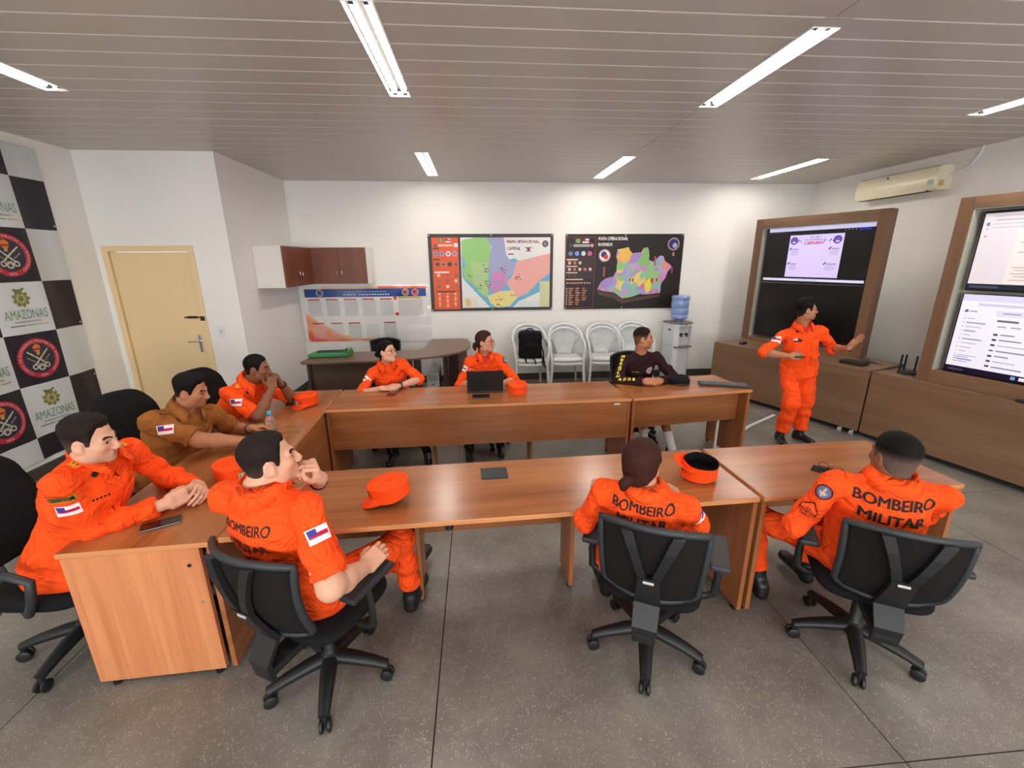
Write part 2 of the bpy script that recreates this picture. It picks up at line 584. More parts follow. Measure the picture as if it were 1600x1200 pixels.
# fluorescent fixtures
M_TUBE = plain('fluorescent_tube', (1, .94, .87), emit=LIGHT_TUBE)
M_REFL = plain('fixture_reflector', srgb(245, 245, 245), rough=.25)
FLAB = ['fluorescent ceiling light cut by the left edge of the picture', 'large two-tube ceiling light at the top left of centre', 'large two-tube ceiling light at the top right of centre',
        'ceiling light cut by the right edge above the screens', 'far ceiling light above the capital map', 'far ceiling light in line with the ceiling seam', 'far ceiling light nearest the air conditioner',
        None, None, None, None]
for i, (fx, a, b) in enumerate(FIX):
    t = empty('ceiling_light', (fx, (a + b) / 2, ZC))
    tag(t, FLAB[i] or ('two-tube ceiling light behind the camera, ' + ('far left', 'left of centre', 'right of centre', 'far right')[i - 7]), 'ceiling light', 'fluorescent ceiling lights')
    L = (b - a) / 2
    m = MB()
    m.box(-.075, .075, -L, L, .06, .065).box(-.075, -.07, -L, L, -.006, .06).box(.07, .075, -L, L, -.006, .06).box(-.07, .07, -L, -L + .004, -.004, .06).box(-.07, .07, L - .004, L, -.004, .06)
    m.build('housing', M_REFL, t)
    for sx in (-.034, .034):
        m = MB()
        m.lathe([(.018, -L + .05), (.018, L - .05)], 12, (sx, 0, .022), axis='y')
        m.build('tube', M_TUBE, t, smooth=True)
        for s in (-1, 1):
            MB().box(sx - .012, sx + .012, s * (L - .03) - .02, s * (L - .03) + .02, .005, .05).build('tube_socket', M_GREYP, t)
    ld = bpy.data.lights.new('fixture_light', 'AREA')
    ld.shape = 'RECTANGLE'
    ld.size, ld.size_y = .13, 2 * L - .1
    ld.energy = LIGHT_FIXTURE
    ld.color = (1, .93, .84)
    lo = bpy.data.objects.new('fixture_light', ld)
    COL.objects.link(lo)
    lo.parent = t
    lo.location = (0, 0, .003)

# cream door
dr = struct(empty('door_1', (-3.62, YD, 0)), 'closed cream door in a cream frame')
m = MB()
m.box(-.478, -.42, -.012, .12, 0, 2.13).box(.42, .478, -.012, .12, 0, 2.13).box(-.42, .42, -.012, .12, 2.07, 2.13)
bevelled(m.build('door_frame', M_CREAM, dr), .003)
MB().box(-.413, .413, .018, .055, .006, 2.062).build('door_leaf', M_CREAM, dr)
m = MB(); m.box(.335, .375, .004, .018, .93, 1.13, ch=.004)
pl = m.build('lock_plate', M_CHROME, dr)
m = MB(); m.tube([(.355, .01, 1.06), (.355, -.035, 1.06), (.345, -.045, 1.06), (.25, -.045, 1.055)], .009, 8)
autosmooth(m.build('door_handle', M_CHROME, dr))
m = MB(); m.box(.27, .37, .002, .018, 1.325, 1.35).tube([(.24, -.004, 1.338), (.46, -.004, 1.338)], .007, 8).box(.425, .465, -.03, -.006, 1.30, 1.35)
m.build('slide_bolt', plain('dark_steel', srgb(70, 55, 45), rough=.4, metal=.6), dr)
# light switch beside the door
sw = empty('light_switch', (-3.0, YD - .001, 1.17))
tag(sw, 'white light switch plate beside the cream door', 'light switch')
MB().box(-.04, .04, -.008, 0, -.06, .06, ch=.003).build('plate', M_WHITEP, sw)
MB().box(-.012, .012, -.014, -.008, -.022, .022).build('rocker', plain('off_white', srgb(205, 205, 205), rough=.4), sw)
# ================================================================== people: smooth bodies from blended shapes
def V(*a):
    return np.array(a[0] if len(a) == 1 else a, dtype=np.float64)
def nrm(v):
    v = np.asarray(v, float)
    return v / (np.linalg.norm(v) + 1e-12)

class Field:
    """list of blended primitives, turned into one closed surface"""
    def __init__(s):
        s.p = []
    def cone(s, a, b, ra, rb, k=.02, cut_a=None, cut_b=None, fold=None, op='u', flat=None):
        a, b = V(a), V(b)
        r = max(ra, rb) + (fold[0] if fold else 0)
        lo, hi = np.minimum(a, b) - r, np.maximum(a, b) + r
        s.p.append(('cone', lo, hi, k, op, (a, b, ra, rb, cut_a, cut_b, fold, flat)))
        return s
    def ell(s, c, rad, R=None, k=.02, op='u'):
        c, rad = V(c), V(rad)
        R = np.eye(3) if R is None else np.asarray(R)      # rows = local axes
        ext = np.sqrt(((R * rad[:, None]) ** 2).sum(0))
        s.p.append(('ell', c - ext, c + ext, k, op, (c, rad, R)))
        return s
    def box(s, c, half, rnd, R=None, k=.02, op='u'):
        c, half = V(c), V(half)
        R = np.eye(3) if R is None else np.asarray(R)
        ext = np.abs(R * half[:, None]).sum(0) + rnd
        s.p.append(('box', c - ext, c + ext, k, op, (c, half, rnd, R)))
        return s
    def eval(s, h, noise=None, post=None, pad=.02):
        us = [q for q in s.p if q[4] == 'u']
        lo = np.min([q[1] for q in us], 0) - pad
        hi = np.max([q[2] for q in us], 0) + pad
        n = np.ceil((hi - lo) / h).astype(int) + 1
        ax = [(lo[i] + np.arange(n[i]) * h).astype(np.float32) for i in range(3)]
        D = np.full(n, .3, np.float32)
        for kind, l, u, k, op, a in s.p:
            m = k + 2.5 * h + .004
            i0 = np.maximum(np.floor((l - m - lo) / h).astype(int), 0)
            i1 = np.minimum(np.ceil((u + m - lo) / h).astype(int) + 1, n)
            if (i1 <= i0).any():
                continue
            X = ax[0][i0[0]:i1[0]][:, None, None]
            Y = ax[1][i0[1]:i1[1]][None, :, None]
            Z = ax[2][i0[2]:i1[2]][None, None, :]
            if kind == 'cone':
                A, B, ra, rb, ca, cb, fold, flat = a
                d = B - A
                L2 = float(d @ d) + 1e-12
                px, py, pz = X - np.float32(A[0]), Y - np.float32(A[1]), Z - np.float32(A[2])
                tt = (px * d[0] + py * d[1] + pz * d[2]).astype(np.float32) / np.float32(L2)
                t = np.clip(tt, 0, 1)
                qx, qy, qz = px - t * d[0], py - t * d[1], pz - t * d[2]
                if flat is not None:            # squash along a direction
                    fd, fs = flat
                    w = (qx * fd[0] + qy * fd[1] + qz * fd[2]) * (1 / fs - 1)
                    qx, qy, qz = qx + w * fd[0], qy + w * fd[1], qz + w * fd[2]
                v = np.sqrt(qx * qx + qy * qy + qz * qz) - (ra + (rb - ra) * t)
                if fold:
                    amp, fr, ph = fold[:3]
                    e1 = nrm(np.cross(d, [.3, .5, .81])); e2 = nrm(np.cross(d, e1))
                    an = np.arctan2(qx * e1[0] + qy * e1[1] + qz * e1[2], qx * e2[0] + qy * e2[1] + qz * e2[2])
                    w = np.sin(t * fr + 1.3 * np.sin(an + ph) + ph) + .6 * np.sin(t * fr * 1.7 - 2.1 * np.sin(an * 1 - ph) + 2 * ph)
                    v = v - amp * w * .6
                L = math.sqrt(L2)
                if ca is not None: v = np.maximum(v, (ca - tt) * L)
                if cb is not None: v = np.maximum(v, (tt - cb) * L)
            elif kind == 'ell':
                c, rad, R = a
                px, py, pz = X - np.float32(c[0]), Y - np.float32(c[1]), Z - np.float32(c[2])
                k0 = 0; k1 = 0
                for i in range(3):
                    q = px * R[i][0] + py * R[i][1] + pz * R[i][2]
                    k0 = k0 + (q / rad[i]) ** 2
                    k1 = k1 + (q / rad[i] ** 2) ** 2
                k0 = np.sqrt(k0); k1 = np.sqrt(k1) + 1e-6
                v = k0 * (k0 - 1) / k1
            else:
                c, half, rnd, R = a
                px, py, pz = X - np.float32(c[0]), Y - np.float32(c[1]), Z - np.float32(c[2])
                o = 0; ins = None
                for i in range(3):
                    q = np.abs(px * R[i][0] + py * R[i][1] + pz * R[i][2]) - half[i]
                    o = o + np.maximum(q, 0) ** 2
                    ins = q if ins is None else np.maximum(ins, q)
                v = np.sqrt(o) + np.minimum(ins, 0) - rnd
            sl = tuple(slice(i0[i], i1[i]) for i in range(3))
            C = D[sl]
            if op == 'u':
                hh = np.maximum(k - np.abs(C - v), 0) / k
                D[sl] = np.minimum(C, v) - hh * hh * k * .25
            elif op == 's':
                v = -v
                hh = np.maximum(k - np.abs(C - v), 0) / k
                D[sl] = np.maximum(C, v) + hh * hh * k * .25
        X, Y, Z = ax[0][:, None, None], ax[1][None, :, None], ax[2][None, None, :]
        if noise:
            amp, fr, sd = noise
            rg = np.random.RandomState(sd)
            w = 0
            W = (np.sin(X * 9 + sd) + np.sin(Y * 8 + 2 * sd) + np.sin(Z * 7))
            for q in range(5):
                kx = rg.normal(size=3); kx = kx / np.linalg.norm(kx) * fr * (0.7 + .5 * q)
                w = w + (1 - 1.9 * np.sqrt(np.abs(np.sin(X * kx[0] + Y * kx[1] + Z * kx[2] + rg.uniform(0, 6) + W * 1.3)) + .02)) / (1 + .45 * q)
            D = D - (amp * .5 * w).astype(np.float32)
        if post is not None:
            D = post(D, X, Y, Z)
        return surf_nets(D, lo, h)

def surf_nets(D, lo, h):
    s = D < 0
    c = s.astype(np.int8)
    t = c[:-1] + c[1:]
    t = t[:, :-1] + t[:, 1:]
    t = t[:, :, :-1] + t[:, :, 1:]
    act = (t > 0) & (t < 8)
    I = np.argwhere(act)
    idx = np.full(act.shape, -1, np.int32)
    idx[act] = np.arange(len(I))
    ii, jj, kk = I.T
    cor = [(a, b, e) for a in (0, 1) for b in (0, 1) for e in (0, 1)]
    vals = [D[ii + a, jj + b, kk + e] for a, b, e in cor]
    acc = np.zeros((len(I), 3), np.float32); cnt = np.zeros(len(I), np.float32)
    for p in range(8):
        for q in range(p + 1, 8):
            df = np.abs(np.array(cor[p]) - np.array(cor[q]))
            if df.sum() != 1: continue
            m = (vals[p] < 0) != (vals[q] < 0)
            tt = np.where(m, vals[p] / (vals[p] - vals[q] + 1e-20), 0)
            for x in range(3):
                acc[:, x] += m * (cor[p][x] + tt * (cor[q][x] - cor[p][x]))
            cnt += m
    P = (I + acc / np.maximum(cnt, 1)[:, None]) * h + lo
    F = []
    def quad(a, b, cc, d, flip):
        q = np.stack([a, b, cc, d], 1)
        q[flip] = q[flip][:, ::-1]
        F.append(q)
    m = (s[:-1] != s[1:]); m[:, 0] = m[:, -1] = False; m[:, :, 0] = m[:, :, -1] = False
    i, j, k = np.argwhere(m).T
    quad(idx[i, j - 1, k - 1], idx[i, j, k - 1], idx[i, j, k], idx[i, j - 1, k], ~s[i, j, k])
    m = (s[:, :-1] != s[:, 1:]); m[0] = m[-1] = False; m[:, :, 0] = m[:, :, -1] = False
    i, j, k = np.argwhere(m).T
    quad(idx[i - 1, j, k - 1], idx[i - 1, j, k], idx[i, j, k], idx[i, j, k - 1], ~s[i, j, k])
    m = (s[:, :, :-1] != s[:, :, 1:]); m[0] = m[-1] = False; m[:, 0] = m[:, -1] = False
    i, j, k = np.argwhere(m).T
    quad(idx[i - 1, j - 1, k], idx[i, j - 1, k], idx[i, j, k], idx[i - 1, j, k], ~s[i, j, k])
    return P, np.concatenate(F)

def frame(yaw, pitch=0.0, roll=0.0):
    """rows: right, forward, up of something facing yaw (degrees from +X), pitch up, roll to its right"""
    y, p, r = map(math.radians, (yaw, pitch, roll))
    f = V(math.cos(y) * math.cos(p), math.sin(y) * math.cos(p), math.sin(p))
    ri = V(math.sin(y), -math.cos(y), 0)
    u = np.cross(ri, f)
    r2 = ri * math.cos(r) - u * math.sin(r)
    u2 = u * math.cos(r) + ri * math.sin(r)
    return np.array([r2, f, u2])

def ik(S, W, a, b, pole):
    S, W = V(S), V(W)
    d = W - S
    L = np.linalg.norm(d)
    L2 = min(L, (a + b) * .998)
    d = d / L
    x = (a * a - b * b + L2 * L2) / (2 * L2)
    hgt = math.sqrt(max(a * a - x * x, 0))
    p = V(pole) - d * (V(pole) @ d)
    return S + d * x + nrm(p) * hgt, S + d * L2

def smooth01(x):
    x = np.clip(x, 0, 1)
    return x * x * (3 - 2 * x)

def head_prims(F, c, R, s=1.0, female=False, jaw=1.0):
    """R rows: right, forward, up"""
    def P(x, y, z): return c + (R[0] * x + R[1] * y + R[2] * z) * s
    E = lambda x, y, z, a, b, e, k=.02, op='u': F.ell(P(x, y, z), V(a, b, e) * s, R, k * s, op)
    E(0, -.014, .038, .076, .096, .086)
    E(0, .020, -.030, .066 * (.5 + .5 * jaw), .072, .086, .03)
    E(0, .045, -.078, .042 * jaw, .040, .036, .03)
    E(0, .076, -.098, .020 * jaw, .017, .016, .025)
    for q in (-1, 1):
        E(q * .043, .058, -.022, .023, .026, .022, .025)
        E(q * .052 * jaw, .012, -.075, .018, .034, .022, .03)
        F.cone(P(q * .012, .088, .022), P(q * .046, .075, .021), .010 * s, .009 * s, .016 * s)
        E(q * .031, .100, .002, .017, .014, .011, .012, 's')
        F.cone(P(q * .020, .0865, .0085), P(q * .043, .0795, .0080), .0052 * s, .0052 * s, .004 * s)
        F.cone(P(q * .020, .0850, -.0085), P(q * .043, .0780, -.0075), .0045 * s, .0045 * s, .004 * s)
        F.cone(P(q * .012, .106, -.037), P(q * .010, .100, -.036), .0085 * s, .009 * s, .008 * s)
        E(q * .078, -.012, -.008, .010, .022, .033, .008)
        E(q * .0885, -.008, -.002, .0085, .013, .021, .005, 's')
        F.cone(P(q * .077, .003, -.006), P(q * .073, .004, -.038), .006 * s, .007 * s, .008 * s)
    F.cone(P(0, .090, .014), P(0, .113, -.030), .008 * s, .0115 * s, .012 * s)
    F.cone(P(-.017, .090, -.0605), P(.017, .090, -.0605), .0075 * s, .0075 * s, .008 * s)
    F.cone(P(-.014, .088, -.0725), P(.014, .088, -.0725), .0085 * s, .0085 * s, .007 * s)
    F.ell(P(0, .101, -.066), V(.024, .006, .0022) * s, R, .003, 's')

def hand_prims(F, w, d, n, side, curl=.5, spread=.12, s=1.0, thumb=.5, curls=None, fist=False):
    """w wrist, d towards the fingers, n out of the back of the hand, side towards the thumb"""
    d, n = nrm(d), nrm(n)
    n = nrm(n - d * (n @ d))
    side = nrm(side)
    sd = np.cross(d, n)
    if sd @ side < 0: sd = -sd
    w = V(w)
    R = np.array([sd, d, n])
    F.box(w + d * .050 * s, V(.029, .034, .004) * s, .0105 * s, R, .018 * s)
    F.ell(w + (d * .040 + sd * .020 - n * .010) * s, V(.018, .030, .013) * s, R, .014 * s)
    lens = [(.043, .026, .021), (.047, .030, .022), (.044, .028, .021), (.034, .021, .018)]
    for i in range(4):
        o = (.0285 - .019 * i)
        base = w + (d * (.090 - (.004 if i == 0 else .0 if i < 2 else .004 if i == 2 else .011)) + sd * o) * s
        cu = (curls[i] if curls else curl)
        an = spread * (1 - i / 1.5) * .8
        dd = nrm(d * math.cos(an) + sd * math.sin(an))
        ang = 0.0
        p = base
        r = .0090 if i < 3 else .0080
        for q, L in enumerate(lens[i]):
            ang += cu * (1.15, 1.25, .8)[q]
            v = dd * math.cos(ang) - n * math.sin(ang)
            p2 = p + v * L * s
            F.cone(p, p2, r * s, (r - .0010) * s, .004 * s)
            p = p2; r -= .0008
    t0 = w + (d * .022 + sd * .024 - n * .006) * s
    td = nrm(sd * (.85 - .55 * thumb) + d * (.55 + .3 * thumb) - n * (.25 + .55 * thumb))
    t1 = t0 + td * .040 * s
    t2 = t1 + nrm(td * .6 + d * .6 - n * .25 * thumb - sd * .25 * thumb) * .030 * s
    t3 = t2 + nrm(td * .4 + d * .8 - sd * .45 * thumb) * .024 * s
    F.cone(t0, t1, .0135 * s, .0110 * s, .012 * s)
    F.cone(t1, t2, .0108 * s, .0098 * s, .005 * s)
    F.cone(t2, t3, .0096 * s, .0078 * s, .004 * s)
    return R
M_SKIN = vcol('skin', rough=.52, spec=.35, bump=.04, bscale=420, sss=.06)
M_HAIR = vcol('hair', rough=.65, spec=.12, bump=.35, bscale=220)
M_EYE = vcol('eye', rough=.1, spec=.6)
M_PRINT = vcol('printed_cloth', rough=.7, spec=.2)
C_ORANGE = srgb(255, 88, 32)
def cloth(name, col, wr=.5):
    m = plain(name, col, rough=.82, spec=.12, var=.04, vscale=25)
    nt = m.node_tree; b = nt.nodes['Principled BSDF']
    N_, Lk = nt.nodes.new, nt.links.new
    tc = N_('ShaderNodeTexCoord')
    n1 = N_('ShaderNodeTexNoise'); n1.inputs['Scale'].default_value = 6.5; n1.inputs['Detail'].default_value = 3; n1.inputs['Distortion'].default_value = 1.6
    w = N_('ShaderNodeMath'); w.operation = 'SUBTRACT'; w.inputs[1].default_value = .5
    ab = N_('ShaderNodeMath'); ab.operation = 'ABSOLUTE'
    pw_ = N_('ShaderNodeMath'); pw_.operation = 'POWER'; pw_.inputs[1].default_value = .6
    bp = N_('ShaderNodeBump'); bp.inputs['Strength'].default_value = wr; bp.inputs['Distance'].default_value = .035
    Lk(tc.outputs['Object'], n1.inputs['Vector']); Lk(n1.outputs['Fac'], w.inputs[0]); Lk(w.outputs[0], ab.inputs[0]); Lk(ab.outputs[0], pw_.inputs[0])
    Lk(pw_.outputs[0], bp.inputs['Height']); Lk(bp.outputs[0], b.inputs['Normal'])
    return m
M_ORANGE = cloth('orange_uniform_cloth', (1.0, .088, .012), .7)
M_ORANGE2 = plain('orange_uniform_stitched', (.93, .078, .011), rough=.85, spec=.12, bump=.06, bscale=500)
M_BROWN = cloth('brown_uniform_cloth', srgb(150, 92, 44), .35)
M_BROWN2 = plain('brown_uniform_stitched', srgb(134, 80, 38), rough=.8, spec=.15)
M_MAROON = cloth('dark_maroon_knit', srgb(46, 25, 29), .4)
M_BLACKC = plain('black_cloth', srgb(22, 21, 23), rough=.85, spec=.15, bump=.1, bscale=300)
M_RED = plain('red_undershirt', srgb(200, 24, 22), rough=.8)
M_LEATHER = plain('black_boot_leather', srgb(20, 19, 20), rough=.4)
M_INK = plain('black_ink', srgb(22, 16, 16), rough=.8)
M_GOLD = plain('gold_thread', srgb(214, 150, 40), rough=.5)
M_GLASSFR = plain('spectacle_wire', srgb(60, 45, 40), rough=.3, metal=.5)
M_SOCK = plain('white_sock', srgb(225, 225, 225), rough=.9)

C_WHITE, C_FRED, C_FBLUE = srgb(238, 234, 236), srgb(196, 24, 60), srgb(66, 62, 140)
def flag_col(u, v):
    if v > .36 and u < .42: return C_FBLUE if v > .62 or u < .42 else C_WHITE
    if v > .34 and v < .66: return C_FRED
    return C_WHITE
def flag_border(u, v):
    if min(u, 1 - u) < .06 or min(v, 1 - v) < .07: return C_WHITE
    u, v = (u - .06) / .88, (v - .07) / .86
    if v > .62 and u < .42: return C_FBLUE
    if .34 < v < .66: return C_FBLUE if (u < .42 and v > .5) else C_FRED
    return C_WHITE
def emblem_round(rim=srgb(120, 90, 110), mid=srgb(90, 110, 150), ctr=srgb(190, 170, 150)):
    def f(u, v):
        d = math.hypot(u - .5, v - .5) * 2
        if d > 1: return None
        if d > .86: return srgb(30, 26, 40)
        if d > .62: return rim
        if abs(u - .5) < .09 or (abs(v - .42) < .08 and d < .45): return ctr
        return mid
    return f
def rank_gold(u, v):
    for cx in (.28, .72):
        d = math.hypot(u - cx, (v - .5) * .6) * 3.6
        if d < 1: return srgb(120, 84, 20) if d < .45 else srgb(226, 160, 40)
    return C_ORANGE
def arc_tab(u, v):
    x = u - .5; y = v - .28 + 1.15 * x * x
    if abs(y - .2) > .26: return None
    if abs(y - .2) > .17 or abs(x) > .46: return srgb(190, 140, 40)
    if abs(y - .2) < .05 and abs(x) < .38: return srgb(120, 110, 60)
    return srgb(40, 40, 34)
def chevron(u, v):
    x = abs(u - .5)
    if v > 1 - x * .9 or x > .46 - max(0, .25 - v) * 1.4 or v < .02: return None
    if x > .40 or v > .92 - x * .9: return srgb(30, 22, 20)
    y = v + x * .55
    if y < .62 and (int(y * 16) % 2 == 0): return srgb(30, 22, 20)
    return C_ORANGE

def patch(name, bvh, c, n, up, w, h, loc, parent, colfn=None, mat=None, lift=.0025, nx=10, ny=8, thick=0.0, taper=None):
    """piece of cloth or badge laid on a surface by shooting along -n"""
    n = Vector(nrm(n)); up = Vector(up)
    up = (up - n * up.dot(n)).normalized()
    ux = up.cross(n).normalized()
    c = Vector(c)
    pts, ok = [], []
    for j in range(ny + 1):
        for i in range(nx + 1):
            u, v = i / nx, j / ny
            ww = w * (1 if taper is None else 1 + (taper - 1) * (1 - v))
            o = c + ux * ((u - .5) * ww) + up * ((v - .5) * h) + n * .16
            hit, nn, _, dist = bvh.ray_cast(o, -n, .34)
            if hit is None:
                pts.append(None)
            else:
                pts.append(hit + n * (lift + thick))
    good = [p for p in pts if p is not None]
    if len(good) < 4: 
        return None
    mean = sum(((p - c).dot(n) for p in good)) / len(good)
    V_, F_, fc = [], [], []
    for j in range(ny + 1):
        for i in range(nx + 1):
            p = pts[j * (nx + 1) + i]
            if p is None or abs((p - c).dot(n) - mean) > .09:
                ww = w * (1 if taper is None else 1 + (taper - 1) * (1 - j / ny))
                p = c + ux * ((i / nx - .5) * ww) + up * ((j / ny - .5) * h) + n * (mean - .05)
            V_.append(tuple(p))
    for j in range(ny):
        for i in range(nx):
            if colfn:
                cc = colfn((i + .5) / nx, (j + .5) / ny)
                if cc is None: continue
                fc.append(cc)
            q = j * (nx + 1) + i
            F_.append((q, q + 1, q + nx + 2, q + nx + 1))
    if thick > 0:
        N0 = len(V_)
        V_ += [tuple(Vector(p) - n * (thick + .004)) for p in V_]
        ring = [i for i in range(nx + 1)] + [j * (nx + 1) + nx for j in range(1, ny + 1)] + [ny * (nx + 1) + i for i in range(nx - 1, -1, -1)] + [j * (nx + 1) for j in range(ny - 1, 0, -1)]
        for a, b in zip(ring, ring[1:] + ring[:1]):
            F_.append((b, a, N0 + a, N0 + b))
            if colfn: fc.append(fc[0])
    return meshobj(name, V_, F_, mat or M_PRINT, parent, smooth=(thick == 0 and colfn is None), loc=loc, facecols=fc if colfn else None)

def wrap_text(name, body, bvh, c, n, up, h, width, loc, parent, mat, bold=.03, lift=.003):
    v, f = text_tris(body, bold)
    w0 = v[:, 0].max()
    bm = bmesh.new()
    vs = [bm.verts.new(((x[0] / w0 - .5) * width, x[1] * h, 0)) for x in v]
    for t in f:
        try: bm.faces.new([vs[i] for i in t])
        except ValueError: pass
    for _ in range(4):
        es = [e for e in bm.edges if e.calc_length() > .016]
        if not es: break
        bmesh.ops.subdivide_edges(bm, edges=es, cuts=1)
        bmesh.ops.triangulate(bm, faces=bm.faces[:])
    bm.verts.index_update()
    n = Vector(nrm(n)); up = Vector(up); up = (up - n * up.dot(n)).normalized(); ux = up.cross(n).normalized()
    c = Vector(c)
    P = []
    last = None
    for q in bm.verts:
        o = c + ux * q.co.x + up * q.co.y + n * .2
        hit = bvh.ray_cast(o, -n, .45)[0]
        if hit is None: hit = (o - n * .25) if last is None else o - n * ((o - last).dot(n))
        last = hit
        P.append(tuple(hit + n * lift))
    F_ = [tuple(x.index for x in y.verts) for y in bm.faces]
    bm.free()
    return meshobj(name, P, F_, mat, parent, loc=loc)

ZM_Y = [-.13, -.085, -.055, -.036, -.014, .010, .018, .032, .044, .056, .080, .12]
ZM_Z = [-.072, -.072, -.062, -.03, .026, .018, -.012, -.010, .040, .069, .084, .092]
ZF_Z = [-.085, -.084, -.072, -.050, .014, .006, .004, .024, .050, .070, .084, .092]

def build_head_extras(root, loc, body_bvh, c, R, s, hair, female, glasses):
    def P(x, y, z): return c + (R[0] * x + R[1] * y + R[2] * z) * s
    hc = hair['col']
    # eyes
    for q in (-1, 1):
        o = P(q * .0315, .0755, .002)
        vs, fs, cs = [], [], []
        nr, ns = 8, 12
        for a in range(nr + 1):
            th = math.pi * a / nr * .62
            for b in range(ns):
                ph = 2 * math.pi * b / ns
                d = R[1] * math.cos(th) + (R[0] * math.cos(ph) + R[2] * math.sin(ph)) * math.sin(th)
                vs.append(o + d * .0128 * s)
                cs.append(srgb(20, 14, 12) if a <= 2 else srgb(58, 36, 24) if a <= 3 else srgb(208, 196, 188))
        for a in range(nr):
            for b in range(ns):
                fs.append((a * ns + b, a * ns + (b + 1) % ns, (a + 1) * ns + (b + 1) % ns, (a + 1) * ns + b))
        meshobj('eye', vs, fs, M_EYE, root, True, loc, cols=np.array(cs))
        patch('eyebrow', body_bvh, P(q * .033, .09, .0255), R[1], R[2], .040 * s, .016 * s, loc, root,
              colfn=(lambda u, v, q=q: None if abs(v - (.35 + .5 * (1 - (2 * u - 1) ** 2) - .15 * (u if q > 0 else 1 - u))) > (.16 if female else .22) else tuple(.8 * x for x in hc)), mat=M_HAIR, lift=.0015, nx=14, ny=8)
    # hair
    F = Field()
    F.ell(P(0, -.014, .038), V(.078, .098, .088) * s, R, .02)
    F.ell(P(0, .012, -.028), V(.071, .072, .086) * s, R, .03)
    F.cone(P(0, -.032, -.03), P(0, -.040, -.12), .056 * s, .052 * s, .03)
    for e in hair.get('extra', []):
        F.ell(P(*e[0]), V(e[1]) * s, R, e[2] if len(e) > 2 else .02)
    tt, ts = hair.get('top', .012), hair.get('side', .003)
    zl = ZF_Z if female else ZM_Z
    lift_front = hair.get('front', 0.0)
    def post(D, X, Y, Z):
        px, py, pz = X - np.float32(c[0]), Y - np.float32(c[1]), Z - np.float32(c[2])
        q = [(px * R[i][0] + py * R[i][1] + pz * R[i][2]) / s for i in range(3)]
        t = ts + (tt - ts) * smooth01((q[2] - .015) / .07)
        t = t + lift_front * smooth01((q[1] - .0) / .06) * smooth01((q[2] - .06) / .04)
        t = t + .0012 * np.sin(q[0] * 420 + 2 * np.sin(q[1] * 90)) * np.sin(q[1] * 160 + q[0] * 130) * (.3 + np.minimum(t / .01, 1))
        line = np.interp(q[1], np.array(ZM_Y), np.array(zl))
        rec = hair.get('recede', 0)
        line = line + rec * smooth01((q[1] - .03) / .04) * smooth01((np.abs(q[0]) - .012) / .035)
        line = line + .003 * np.sin(q[0] * 200)
        cutd = (line - q[2]) * s
        t = t * (.08 + .92 * smooth01((q[2] - line) / .034))
        return np.maximum(D - t * s, cutd).astype(np.float32)
    Pv, Fc = F.eval(.005 * s, post=post)
    q = (Pv - c) @ R.T / s
    col = np.tile(np.array(hc), (len(Pv), 1))
    if hair.get('fade'):
        lo_, hi_ = hair.get('fz', (-.06, .045))
        f = 1 - smooth01((q[:, 2] - lo_) / (hi_ - lo_))
        f = f * smooth01((.085 - q[:, 1]) / .03)
        col = col * (1 - hair['fade'] * f[:, None]) + np.array(hair['fadecol']) * hair['fade'] * f[:, None]
    rg = np.random.RandomState(3)
    col = col * (1 + .12 * (rg.rand(len(Pv), 1) - .5))
    hm = meshobj('hair', Pv, Fc, M_HAIR, root, True, loc, cols=col)
    for e in hair.get('tail', []):
        m = MB()
        pts = [P(*a) for a in e[0]]
        m.tube(pts, [r * s for r in e[1]], 12)
        t = m
        ob = meshobj('ponytail', t.v, t.f, M_HAIR, root, True, loc, cols=np.tile(np.array(hc), (len(t.v), 1)))
    if glasses:
        m = MB()
        rx, rz = (.025, .019) if glasses == 'rect' else (.024, .0225)
        for q_ in (-1, 1):
            loop = []
            for k_ in range(21):
                t = 2 * math.pi * k_ / 20
                ex = .55 if glasses == 'rect' else 1
                cx, cz = math.cos(t), math.sin(t)
                cx = math.copysign(abs(cx) ** ex, cx); cz = math.copysign(abs(cz) ** ex, cz)
                loop.append(P(q_ * (.033 + .0 * cx) + cx * rx, .108 - .25 * abs(q_ * .033 + cx * rx), .0 + cz * rz))
            m.tube(loop, .0016 * s, 5, cap=False)
            m.tube([P(q_ * .058, .094, .008), P(q_ * .074, .06, .008), P(q_ * .080, .0, .006)], .0016 * s, 5)
        m.tube([P(-.009, .1065, .004), P(0, .112, .007), P(.009, .1065, .004)], .0016 * s, 5)
        meshobj('glasses', m.v, m.f, M_GLASSFR, root, True, loc)

